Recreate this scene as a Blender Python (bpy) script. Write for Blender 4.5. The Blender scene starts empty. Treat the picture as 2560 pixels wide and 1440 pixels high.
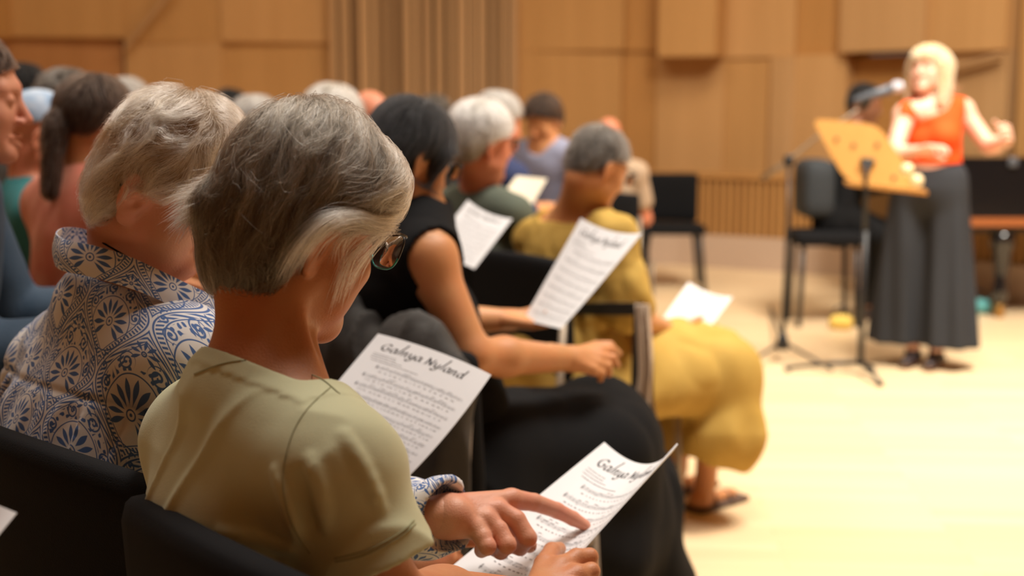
import bpy, bmesh, math, random
import numpy as np
from mathutils import Vector, Matrix

rng = np.random.default_rng(7)
random.seed(7)
scene = bpy.context.scene
COL = scene.collection

# ------------------------------------------------------------------ camera
FPX = 3200.0                                   # focal length in pixels of the 2560 wide frame
CAM = np.array([0.0, 0.0, 1.32])
PT = math.atan(450 / FPX)                      # the camera looks down by this much
FW = np.array([0, math.cos(PT), -math.sin(PT)])
UPC = np.array([0, math.sin(PT), math.cos(PT)])
RT = np.array([1.0, 0, 0])


def P(px, py, d):
    """The place in the hall seen at that pixel of the photograph, d metres into the room."""
    return CAM + d * (FW + (px - 1280) / FPX * RT + (720 - py) / FPX * UPC)


def PF(px, py):
    """The point of the floor seen at that pixel."""
    v = (720 - py) / FPX
    d = -CAM[2] / (FW[2] + v * UPC[2])
    return P(px, py, d)


cam_data = bpy.data.cameras.new('camera')
cam = bpy.data.objects.new('camera', cam_data)
COL.objects.link(cam)
cam.location = CAM
cam.rotation_euler = (math.pi / 2 - PT, 0, 0)
cam_data.sensor_fit = 'HORIZONTAL'
cam_data.sensor_width = 36
cam_data.lens = 36 * FPX / 2560
cam_data.clip_start = 0.05
cam_data.dof.use_dof = True
cam_data.dof.focus_distance = 1.47
cam_data.dof.aperture_fstop = 3.1
cam_data.dof.aperture_blades = 0
scene.camera = cam

# ------------------------------------------------------------------ world, lamps, exposure
scene.view_settings.view_transform = 'Standard'
scene.view_settings.look = 'None'
scene.view_settings.exposure = 0.0
scene.view_settings.gamma = 1.0
world = bpy.data.worlds.new('world')
scene.world = world
world.use_nodes = True
world.node_tree.nodes['Background'].inputs[0].default_value = (1.0, 0.86, 0.68, 1)
world.node_tree.nodes['Background'].inputs[1].default_value = 0.10


def area(name, loc, target, size, power, color=(1, 0.9, 0.78), sy=None, spread=180):
    l = bpy.data.lights.new(name, 'AREA')
    l.energy = power
    l.color = color
    l.shape = 'RECTANGLE'
    l.size = size
    l.size_y = sy or size
    l.spread = math.radians(spread)
    o = bpy.data.objects.new(name, l)
    COL.objects.link(o)
    o.location = loc
    o.rotation_euler = (Vector(target) - Vector(loc)).to_track_quat('-Z', 'Y').to_euler()
    return o


area('stage_wash', (2.6, 4.3, 5.6), (2.7, 5.9, 0.0), 1.6, 330, (1, 0.93, 0.82), spread=110)
area('stage_back_wash', (2.0, 7.5, 6.0), (1.6, 10.5, 1.5), 3.0, 125, (1, 0.86, 0.66), sy=1.0)
area('house_light', (0.7, 2.6, 5.2), (0.1, 2.0, 0.8), 1.6, 95, (1, 0.93, 0.86), spread=130)
area('left_house_light', (-2.6, 4.5, 5.4), (-2.0, 5.0, 0.8), 2.2, 80, (1, 0.90, 0.78), spread=140)
area('hall_wall_wash', (-2.0, 7.5, 6.0), (-2.0, 11.0, 1.8), 4.0, 62, (1, 0.86, 0.66), sy=1.0)


# ------------------------------------------------------------------ small maths
def nrm(v):
    v = np.asarray(v, float)
    return v / np.linalg.norm(v)


def hash3(ix, iy, iz, s):
    h = (ix * 374761393 + iy * 668265263 + iz * 2147483647 + s * 974634777).astype(np.int64)
    h = (h ^ (h >> 13)) * 1274126177
    h = (h ^ (h >> 16)) & 0xFFFFFF
    return h.astype(np.float64) / 0xFFFFFF * 2 - 1


def noise(p, scale=1.0, seed=0):
    """Smooth value noise, -1..1"""
    q = np.asarray(p, float) * scale
    i = np.floor(q).astype(np.int64)
    f = q - i
    f = f * f * (3 - 2 * f)
    r = 0
    for a in (0, 1):
        wx = f[:, 0] if a else 1 - f[:, 0]
        for b in (0, 1):
            wy = f[:, 1] if b else 1 - f[:, 1]
            for c in (0, 1):
                wz = f[:, 2] if c else 1 - f[:, 2]
                r = r + wx * wy * wz * hash3(i[:, 0] + a, i[:, 1] + b, i[:, 2] + c, seed)
    return r


def smin(a, b, k):
    h = np.maximum(k - np.abs(a - b), 0) / k
    return np.minimum(a, b) - h * h * k * 0.25


def smax(a, b, k):
    return -smin(-a, -b, k)


def rc(p, a, b, ra, rb, flat=None, n=None):
    """tapered capsule from a to b; flat < 1 squeezes it along n"""
    a = np.asarray(a, float)
    b = np.asarray(b, float)
    q = p - a
    ab = b - a
    k = 1.0
    if flat is not None:
        q = q + np.outer(q @ n, n) * (1 / flat - 1)
        ab = ab + (ab @ n) * n * (1 / flat - 1)
        k = 0.5 * (1 + flat)
    L = ab @ ab + 1e-12
    t = np.clip(q @ ab / L, 0, 1)
    return (np.sqrt(((q - t[:, None] * ab) ** 2).sum(1)) - (ra + (rb - ra) * t)) * k


def ell(p, c, r, R=None):
    q = p - np.asarray(c, float)
    if R is not None:
        q = q @ R
    r = np.asarray(r, float)
    k0 = np.sqrt(((q / r) ** 2).sum(1))
    k1 = np.sqrt(((q / (r * r)) ** 2).sum(1)) + 1e-9
    return k0 * (k0 - 1) / k1


def chain_d(p, pts, k=0.006, d=None, flat=None, n=None):
    """pts: list of (xyz, r)"""
    for (a, ra), (b, rb) in zip(pts[:-1], pts[1:]):
        e = rc(p, a, b, ra, rb, flat, n)
        d = e if d is None else smin(d, e, k)
    return d


# ------------------------------------------------------------------ surface from a distance function
def surface(f, lo, hi, vox, band=2.2):
    lo = np.asarray(lo, float)
    hi = np.asarray(hi, float)
    B = 8
    n = (np.ceil((hi - lo) / vox / B).astype(int)) * B + 1
    nb = (n - 1) // B
    g = np.stack(np.meshgrid(*[np.arange(k) for k in nb], indexing='ij'), -1).reshape(-1, 3)
    cen = lo + (g + 0.5) * B * vox
    dc = f(cen)
    D = np.repeat(np.repeat(np.repeat(dc.reshape(nb), B, 0), B, 1), B, 2)
    D = np.pad(D, ((0, 1), (0, 1), (0, 1)), mode='edge').astype(np.float32)
    act = g[np.abs(dc) < B * vox * band]
    if not len(act):
        return np.zeros((0, 3)), np.zeros((0, 4), int)
    M = np.zeros(tuple(n), bool)
    for a in act:
        x, y, z = a * B
        M[x:x + B + 1, y:y + B + 1, z:z + B + 1] = True
    idx = np.argwhere(M)
    vals = np.empty(len(idx), np.float32)
    for s in range(0, len(idx), 400000):
        vals[s:s + 400000] = f(lo + idx[s:s + 400000] * vox)
    D[idx[:, 0], idx[:, 1], idx[:, 2]] = vals
    D[D == 0] = 1e-7
    for ax in range(3):                                    # close at the border of the box
        sl = [slice(None)] * 3
        for e in (0, -1):
            sl[ax] = e
            D[tuple(sl)] = np.maximum(D[tuple(sl)], vox * 0.02)
    S = D < 0
    corners = [(a, b, c) for a in (0, 1) for b in (0, 1) for c in (0, 1)]
    cnt = sum(S[a:n[0] - 1 + a, b:n[1] - 1 + b, c:n[2] - 1 + c].astype(np.int8) for a, b, c in corners)
    cells = np.argwhere((cnt > 0) & (cnt < 8))
    vid = -np.ones(tuple(n - 1), np.int32)
    vid[cells[:, 0], cells[:, 1], cells[:, 2]] = np.arange(len(cells))
    acc = np.zeros((len(cells), 3))
    num = np.zeros(len(cells))
    for a in corners:
        for ax in range(3):
            if a[ax]:
                continue
            b = list(a)
            b[ax] = 1
            da = D[cells[:, 0] + a[0], cells[:, 1] + a[1], cells[:, 2] + a[2]]
            db = D[cells[:, 0] + b[0], cells[:, 1] + b[1], cells[:, 2] + b[2]]
            m = (da < 0) != (db < 0)
            t = np.where(m, da / np.where(m, da - db, 1), 0)
            pt = np.tile(np.array(a, float), (len(cells), 1))
            pt[:, ax] = t
            acc[m] += pt[m]
            num[m] += 1
    V = lo + (cells + acc / np.maximum(num, 1)[:, None]) * vox
    F = []
    for ax in range(3):
        u, v = [(1, 2), (2, 0), (0, 1)][ax]
        sa = [slice(1, -1)] * 3
        sb = [slice(1, -1)] * 3
        sa[ax] = slice(0, n[ax] - 1)
        sb[ax] = slice(1, n[ax])
        A = S[tuple(sa)]
        Bm = S[tuple(sb)]
        e = np.argwhere(A != Bm)
        if not len(e):
            continue
        ins = A[e[:, 0], e[:, 1], e[:, 2]]
        base = e + 1
        base[:, ax] = e[:, ax]
        q = []
        for du, dv in ((1, 1), (0, 1), (0, 0), (1, 0)):
            c = base.copy()
            c[:, u] -= du
            c[:, v] -= dv
            q.append(vid[c[:, 0], c[:, 1], c[:, 2]])
        q = np.stack(q, 1)
        q[~ins] = q[~ins][:, ::-1]
        F.append(q)
    F = np.concatenate(F)
    F = F[(F >= 0).all(1)]
    return V, F


def bounds_of(pts, pad):
    pts = np.array(pts, float)
    return pts.min(0) - pad, pts.max(0) + pad


# ------------------------------------------------------------------ objects
def link(name, me, parent=None, mat=None, smooth=True):
    o = bpy.data.objects.new(name, me)
    COL.objects.link(o)
    if parent is not None:
        o.parent = parent
        o.matrix_parent_inverse = parent.matrix_basis.inverted()
    if mat is not None:
        me.materials.append(mat)
    if smooth and hasattr(me, 'polygons') and len(me.polygons):
        me.polygons.foreach_set('use_smooth', np.ones(len(me.polygons), bool))
    return o


def mesh_np(name, V, F, parent=None, mat=None, smooth=True):
    me = bpy.data.meshes.new(name)
    V = np.asarray(V, np.float32)
    F = np.asarray(F, np.int32)
    me.vertices.add(len(V))
    me.vertices.foreach_set('co', V.ravel())
    k = F.shape[1]
    me.loops.add(F.size)
    me.loops.foreach_set('vertex_index', F.ravel())
    me.polygons.add(len(F))
    me.polygons.foreach_set('loop_start', np.arange(0, F.size, k, dtype=np.int32))
    me.update(calc_edges=True)
    me.validate()
    return link(name, me, parent, mat, smooth)


class MB:
    """collects quads and n-gons for one mesh"""
    def __init__(self):
        self.v, self.f = [], []

    def add(self, V, F):
        b = len(self.v)
        self.v += [tuple(x) for x in V]
        self.f += [tuple(int(i) + b for i in q) for q in F]
        return self

    def build(self, name, mat, parent=None, smooth=True, auto=None):
        me = bpy.data.meshes.new(name)
        me.from_pydata(self.v, [], self.f)
        me.update()
        o = link(name, me, parent, mat, smooth)
        if auto:
            try:
                me.set_sharp_from_angle(angle=math.radians(auto))
            except Exception:
                pass
        return o


def tag(o, label=None, cat=None, group=None, kind=None):
    if label:
        o['label'] = label
    if cat:
        o['category'] = cat
    if group:
        o['group'] = group
    if kind:
        o['kind'] = kind
    return o


def empty(name, loc, label=None, cat=None, group=None):
    o = bpy.data.objects.new(name, None)
    o.empty_display_size = 0.05
    COL.objects.link(o)
    o.location = loc
    return tag(o, label, cat, group)


def rbox(c, size, r=0.01, R=None, n=(6, 6, 6), fn=None):
    """rounded box as V, F; fn bends the local points"""
    V, F = [], []
    h = np.array(size, float) / 2
    r = min(r, h.min() * 0.98)
    key = {}
    for ax in range(3):
        u, v = [(1, 2), (2, 0), (0, 1)][ax]
        for s in (-1, 1):
            ids = {}
            for i in range(n[u] + 1):
                for j in range(n[v] + 1):
                    p = [0, 0, 0]
                    p[ax] = s

                    def cr(k, m):
                        t = -1 + 2 * k / m
                        return math.sin(t * math.pi / 2) * 0.5 + t * 0.5
                    p[u] = cr(i, n[u])
                    p[v] = cr(j, n[v])
                    kk = tuple(round(x, 5) for x in p)
                    if kk not in key:
                        q = np.array(p) * h
                        inn = np.clip(q, -(h - r), h - r)
                        dd = q - inn
                        L = np.linalg.norm(dd)
                        if L > 1e-9:
                            q = inn + dd / L * r
                        key[kk] = len(V)
                        V.append(q)
                    ids[i, j] = key[kk]
            for i in range(n[u]):
                for j in range(n[v]):
                    q = (ids[i, j], ids[i + 1, j], ids[i + 1, j + 1], ids[i, j + 1])
                    F.append(q if s > 0 else q[::-1])
    V = np.array(V)
    if fn:
        V = fn(V)
    if R is not None:
        V = V @ np.array(R).T
    return V + np.array(c, float), F


def tube(pts, r, seg=10, cap=True):
    pts = [np.array(p, float) for p in pts]
    rr = r if isinstance(r, (list, tuple)) else [r] * len(pts)
    V, F = [], []
    t0 = nrm(pts[1] - pts[0])
    a = np.array([0, 0, 1.0]) if abs(t0[2]) < 0.9 else np.array([1.0, 0, 0])
    n = nrm(np.cross(t0, a))
    for i, p in enumerate(pts):
        t = nrm(pts[min(i + 1, len(pts) - 1)] - pts[max(i - 1, 0)])
        n = nrm(n - t * (n @ t))
        b = np.cross(t, n)
        for k in range(seg):
            w = 2 * math.pi * k / seg
            V.append(p + rr[i] * (math.cos(w) * n + math.sin(w) * b))
    for i in range(len(pts) - 1):
        for k in range(seg):
            k2 = (k + 1) % seg
            F.append((i * seg + k, i * seg + k2, (i + 1) * seg + k2, (i + 1) * seg + k))
    if cap:
        F.append(tuple(range(seg))[::-1])
        F.append(tuple((len(pts) - 1) * seg + k for k in range(seg)))
    return V, F


def spline(pts, n=8):
    """Catmull-Rom through the points"""
    p = [np.array(x, float) for x in pts]
    p = [2 * p[0] - p[1]] + p + [2 * p[-1] - p[-2]]
    out = []
    for i in range(1, len(p) - 2):
        for k in range(n):
            t = k / n
            out.append(0.5 * ((2 * p[i]) + (p[i + 1] - p[i - 1]) * t + (2 * p[i - 1] - 5 * p[i] + 4 * p[i + 1] - p[i + 2]) * t * t
                              + (3 * p[i] - p[i - 1] - 3 * p[i + 1] + p[i + 2]) * t ** 3))
    out.append(p[-2])
    return out


def yawR(yaw, pitch=0, roll=0):
    y, p, r = math.radians(yaw), math.radians(pitch), math.radians(roll)
    f = np.array([math.sin(y), math.cos(y), 0])
    x = np.array([math.cos(y), -math.sin(y), 0])
    u = np.array([0, 0, 1.0])
    f2 = f * math.cos(p) - u * math.sin(p)
    u2 = u * math.cos(p) + f * math.sin(p)
    x2 = x * math.cos(r) - u2 * math.sin(r)
    u3 = u2 * math.cos(r) + x * math.sin(r)
    return np.stack([x2, f2, u3], 1)          # columns: right, forward, up


# ------------------------------------------------------------------ materials
def mat(name, color, rough=0.6, metal=0.0, var=None, vscale=20, bump=0.0, bscale=200, sss=0.0, spec=0.5, stretch=None, sheen=0.0, coat=0.0):
    m = bpy.data.materials.new(name)
    m.use_nodes = True
    nt = m.node_tree
    b = nt.nodes['Principled BSDF']
    b.inputs['Base Color'].default_value = (*color, 1)
    b.inputs['Roughness'].default_value = rough
    b.inputs['Metallic'].default_value = metal
    b.inputs['Specular IOR Level'].default_value = spec
    if sheen:
        b.inputs['Sheen Weight'].default_value = sheen
    if coat:
        b.inputs['Coat Weight'].default_value = coat
        b.inputs['Coat Roughness'].default_value = 0.08
    if sss:
        b.inputs['Subsurface Weight'].default_value = sss
        b.inputs['Subsurface Radius'].default_value = (1.0, 0.35, 0.18)
        b.inputs['Subsurface Scale'].default_value = 0.006
    tc = nt.nodes.new('ShaderNodeTexCoord')
    mp = nt.nodes.new('ShaderNodeMapping')
    nt.links.new(tc.outputs['Object'], mp.inputs['Vector'])
    if stretch:
        mp.inputs['Scale'].default_value = stretch
    if var is not None:
        nz = nt.nodes.new('ShaderNodeTexNoise')
        nz.inputs['Scale'].default_value = vscale
        nz.inputs['Detail'].default_value = 4
        nt.links.new(mp.outputs[0], nz.inputs['Vector'])
        rp = nt.nodes.new('ShaderNodeValToRGB')
        rp.color_ramp.elements[0].position = 0.3
        rp.color_ramp.elements[1].position = 0.7
        rp.color_ramp.elements[0].color = (*color, 1)
        rp.color_ramp.elements[1].color = (*var, 1)
        nt.links.new(nz.outputs['Fac'], rp.inputs['Fac'])
        nt.links.new(rp.outputs['Color'], b.inputs['Base Color'])
    if bump:
        nb = nt.nodes.new('ShaderNodeTexNoise')
        nb.inputs['Scale'].default_value = bscale
        nb.inputs['Detail'].default_value = 3
        nt.links.new(mp.outputs[0], nb.inputs['Vector'])
        bp = nt.nodes.new('ShaderNodeBump')
        bp.inputs['Strength'].default_value = bump
        bp.inputs['Distance'].default_value = 0.002
        nt.links.new(nb.outputs['Fac'], bp.inputs['Height'])
        nt.links.new(bp.outputs['Normal'], b.inputs['Normal'])
    return m


def skin_mat(name, c, red=None, rough=0.45):
    red = red or (min(1, c[0] * 1.06), c[1] * 0.72, c[2] * 0.66)
    return mat(name, c, rough, var=red, vscale=16, bump=0.3, bscale=420, sss=0.12, spec=0.35)


def hair_strand_mat(name, cols, rough=0.35, rr=0.45):
    """strands take one of the colours each"""
    m = bpy.data.materials.new(name)
    m.use_nodes = True
    nt = m.node_tree
    for n in list(nt.nodes):
        nt.nodes.remove(n)
    out = nt.nodes.new('ShaderNodeOutputMaterial')
    h = nt.nodes.new('ShaderNodeBsdfHairPrincipled')
    h.parametrization = 'COLOR'
    h.inputs['Roughness'].default_value = rough
    h.inputs['Radial Roughness'].default_value = rr
    hi = nt.nodes.new('ShaderNodeAttribute')
    hi.attribute_name = 'tint'
    rp = nt.nodes.new('ShaderNodeValToRGB')
    el = rp.color_ramp.elements
    el[0].position = 0
    el[0].color = (*cols[0], 1)
    el[1].position = 1
    el[1].color = (*cols[-1], 1)
    for i, c in enumerate(cols[1:-1]):
        e = el.new((i + 1) / (len(cols) - 1))
        e.color = (*c, 1)
    nt.links.new(hi.outputs['Fac'], rp.inputs['Fac'])
    nt.links.new(rp.outputs['Color'], h.inputs['Color'])
    nt.links.new(h.outputs[0], out.inputs['Surface'])
    return m


# ------------------------------------------------------------------ heads
def head_local(q, k=1.0, ears=True, mouth_open=0.0, full=0.0, sq=1.0, ear=1.0):
    """a head: x right, y towards the face, z up; origin between the ears. Chin at z -.108, crown at .118"""
    if sq != 1:
        q = q.copy()
        q[:, 1] = np.where(q[:, 1] < -.02, -.02 + (q[:, 1] + .02) * sq, q[:, 1])
    X = np.abs(q[:, 0])
    m = q.copy()
    m[:, 0] = X                                     # both halves alike
    d = ell(q, (0, -.006, .034), (.073, .088, .080))
    d = smin(d, ell(q, (0, .034, -.018), (.060 + full * .003, .056, .084)), .03)
    d = smin(d, rc(m, (.044 + full * .001, .004, -.056), (.014, .070, -.086), .020 + full * .003, .017 + full * .003), .025)
    d = smin(d, ell(q, (0, .078, -.091), (.019, .016, .017)), .018)
    d = smin(d, ell(m, (.037 + full * .002, .056, -.024), (.025 + full * .005, .026, .026)), .02)
    d = smin(d, ell(m, (.036, .046, -.058), (.022 + full * .006, .026, .028)), .02)
    d = smin(d, rc(m, (.0, .083, .030), (.040, .068, .026), .011, .009), .016)
    # eye sockets, balls under their lids
    d = smax(d, -ell(m, (.031, .096, .008), (.019, .016, .012)), .012)
    d = smin(d, ell(m, (.0305, .0765, .008), (.0145, .0135, .0125)), .003)
    lid = np.abs(q[:, 2] - .0055 + 4 * (X - .0305) ** 2) - .0006
    d = smax(d, -np.maximum(np.maximum(lid, np.abs(X - .0305) - .013), .083 - q[:, 1]), .0015)
    # nose
    d = smin(d, rc(q, (0, .084, .018), (0, .109, -.024), .0065, .0095), .012)
    d = smin(d, ell(m, (.0105, .097, -.030), (.0075, .010, .0072)), .006)
    d = smax(d, -ell(m, (.0065, .1015, -.0375), (.0035, .005, .004)), .003)
    # cheek fold
    fold = rc(m, (.017, .098, -.034), (.032, .082, -.060), .0022, .0018)
    d = smax(d, -fold, .006)
    # lips and mouth
    d = smin(d, rc(m, (.0, .0965, -.0545), (.023, .083, -.0575), .0058, .002), .005)
    d = smin(d, rc(m, (.0, .0955, -.0665 - mouth_open), (.021, .083, -.0605), .0064, .002), .005)
    d = smax(d, -rc(m, (.0, .1035, -.0600 - mouth_open * .5), (.025, .090, -.0590), .0018 + mouth_open * .45, .001), .003)
    if ears:
        c, s = math.cos(math.radians(12)), math.sin(math.radians(12))
        e = (m - np.array([.0765, -.008, -.012])) / ear
        er = e.copy()
        er[:, 1] = c * e[:, 1] - s * e[:, 2]
        er[:, 2] = s * e[:, 1] + c * e[:, 2]
        er[:, 0] = e[:, 0] + er[:, 1] * .42            # stands off at the back
        z = np.zeros(3)
        er_ = ear
        ear = ell(er, (0, 0, .004), (.0062, .0175, .028))
        ear = smin(ear, ell(er, (.0, .004, -.023), (.0052, .0095, .011)), .006)
        ear = smax(ear, -ell(er, (.0060, .0015, .006), (.0052, .0115, .019)), .003)
        ear = smin(ear, ell(er, (.0018, .001, .004), (.0030, .0065, .012)), .004)
        ear = smax(ear, -ell(er, (.0040, .004, -.004), (.0042, .0045, .006)), .003)
        d = smin(d, ear * er_, .005)
    return d


class Head:
    def __init__(self, c, yaw, pitch=0, roll=0, s=1.0, **kw):
        self.c = np.array(c, float)
        self.R = yawR(yaw, pitch, roll)
        self.s = s
        self.kw = kw

    def loc(self, p):
        return (p - self.c) @ self.R / self.s

    def w(self, q):
        return np.asarray(q, float) * self.s @ self.R.T + self.c

    def d(self, p):
        return head_local(self.loc(p), **self.kw) * self.s


# ------------------------------------------------------------------ hair
def hair_flow(ctrl, q, sig=.035):
    A = np.array([c[:3] for c in ctrl])
    Dv = np.array([nrm(c[3:]) for c in ctrl])
    d2 = ((q[:, None, :] - A[None]) ** 2).sum(2)
    w = np.exp(-d2 / (2 * sig * sig)) + 1e-9
    v = w @ Dv
    return v / (np.linalg.norm(v, axis=1)[:, None] + 1e-9)


def grad(f, q, e=.0015):
    g = np.empty_like(q)
    for i in range(3):
        h = np.zeros(3)
        h[i] = e
        g[:, i] = f(q + h) - f(q - h)
    return g / (np.linalg.norm(g, axis=1)[:, None] + 1e-9)


def groom(h, ctrl, verts, N, L=(.05, .1), steps=14, curl=0.0, cscale=45, depth=(-.006, .0015), lift=0.0, seed=1, clump=0.5, sig=.035, stray=.06):
    """grow N strands over the hair volume h (local coordinates); returns (N, steps, 3)"""
    r = np.random.default_rng(seed)
    p = verts[r.integers(0, len(verts), N)] + r.normal(0, .0015, (N, 3))
    # clumps: neighbours share their offsets
    cseed = noise(p, 70, seed + 5)
    cs2 = noise(p, 28, seed + 9)
    length = r.uniform(L[0], L[1], N) * (1 + .25 * cs2)
    lvl = depth[0] * .2 + (depth[1] - depth[0] * .2) * (r.uniform(0, 1, N) * .5 + .5 * (cseed * .5 + .5))
    st = r.uniform(0, 1, N) < stray
    lvl = np.where(st, lvl + r.uniform(.001, .006, N), lvl)
    out = np.empty((N, steps, 3))
    ds = length / (steps - 1)
    bias = r.normal(0, .10, (N, 3)) + np.where(st[:, None], r.normal(0, .3, (N, 3)), 0)
    for i in range(steps):
        t = i / (steps - 1)
        n = grad(h, p)
        target = depth[0] + (lvl - depth[0]) * min(1, t * 3.5)
        target = target + lift * t * t * (1 + cseed)
        d = h(p)
        p = p - n * ((d - target) * (0.9 if i else 1))[:, None]
        out[:, i] = p
        v = hair_flow(ctrl, p, sig) + bias * (.35 + t)
        if curl:
            v = v + curl * np.stack([noise(p, cscale, seed + 11), noise(p, cscale, seed + 12), noise(p, cscale, seed + 13)], 1)
        v = v + clump * .25 * np.stack([noise(p, 90, 31), noise(p, 90, 32), noise(p, 90, 33)], 1)
        v = v - n * (v * n).sum(1)[:, None] * .85
        v = v / (np.linalg.norm(v, axis=1)[:, None] + 1e-9)
        p = p + v * ds[:, None]
    return out


def strands(name, S, radius, material, parent, tint=None):
    """S: (N, k, 3) world points of hair strands"""
    N, k = S.shape[:2]
    hc = bpy.data.hair_curves.new(name)
    hc.add_curves([k] * N)
    hc.position_data.foreach_set('vector', S.astype(np.float32).ravel())
    rr = np.tile(np.concatenate([np.ones(k - 3), [.8, .55, .15]]) * radius, (N, 1)).astype(np.float32)
    hc.points.foreach_set('radius', rr.ravel())
    if tint is None:
        tint = rng.uniform(0, 1, N)
    at = hc.attributes.new('tint', 'FLOAT', 'CURVE')
    at.data.foreach_set('value', np.clip(tint, 0, 1).astype(np.float32))
    o = bpy.data.objects.new(name, hc)
    COL.objects.link(o)
    o.parent = parent
    o.matrix_parent_inverse = parent.matrix_basis.inverted()
    hc.materials.append(material)
    return o


# ------------------------------------------------------------------ hands
def hand_prims(wrist, direction, palm, side, curl=(20, 30, 20), spread=4, thumb=(35, 20), s=1.0, idx_curl=None):
    """side +1: right hand. palm = the way the palm faces. Returns chains [(xyz, r)...] for palm rays, fingers and thumb"""
    dr = nrm(direction)
    pn = np.asarray(palm, float)
    pn = nrm(pn - dr * (pn @ dr))
    lat = np.cross(dr, pn) * side                 # towards the thumb
    W = np.asarray(wrist, float)
    ch = []
    fl = [.072, .080, .074, .058]                 # finger lengths
    mc = [.088, .086, .080, .072]
    off = [.029, .009, -.011, -.030]
    rad = [.0088, .0090, .0084, .0075]
    for i in range(4):
        a = W + lat * off[i] * .55 * s
        b = W + (dr * mc[i] + lat * off[i]) * s
        ch.append([(a, .0165 * s), (b, .0118 * s)])
        cu = idx_curl if (i == 0 and idx_curl is not None) else curl
        ang = 0
        ax_dir = nrm(dr + lat * math.tan(math.radians(spread * (1.5 - i))))
        p = b
        pts = [(p, rad[i] * 1.18 * s)]
        for j, (seg, c) in enumerate(zip((.46, .31, .23), cu)):
            ang += math.radians(c)
            p = p + (ax_dir * math.cos(ang) + pn * math.sin(ang)) * fl[i] * seg * s
            pts.append((p, rad[i] * (1.04, .95, .80)[j] * s))
        ch.append(pts)
    ta, tb = math.radians(thumb[0]), math.radians(thumb[1])
    b0 = W + (dr * .022 + lat * .022 + pn * .006) * s
    t1 = nrm(dr * math.cos(ta) + lat * math.sin(ta) + pn * .45)
    b1 = b0 + t1 * .042 * s
    t2 = nrm(t1 * math.cos(tb) + pn * math.sin(tb) + dr * .3)
    b2 = b1 + t2 * .034 * s
    b3 = b2 + nrm(t2 + dr * .3) * .026 * s
    ch.append([(b0, .017 * s), (b1, .0125 * s), (b2, .0108 * s), (b3, .0085 * s)])
    return ch


def chains_d(p, chains, k=.006):
    d = None
    for c in chains:
        e = chain_d(p, c, .003)
        d = e if d is None else smin(d, e, k)
    return d


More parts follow.
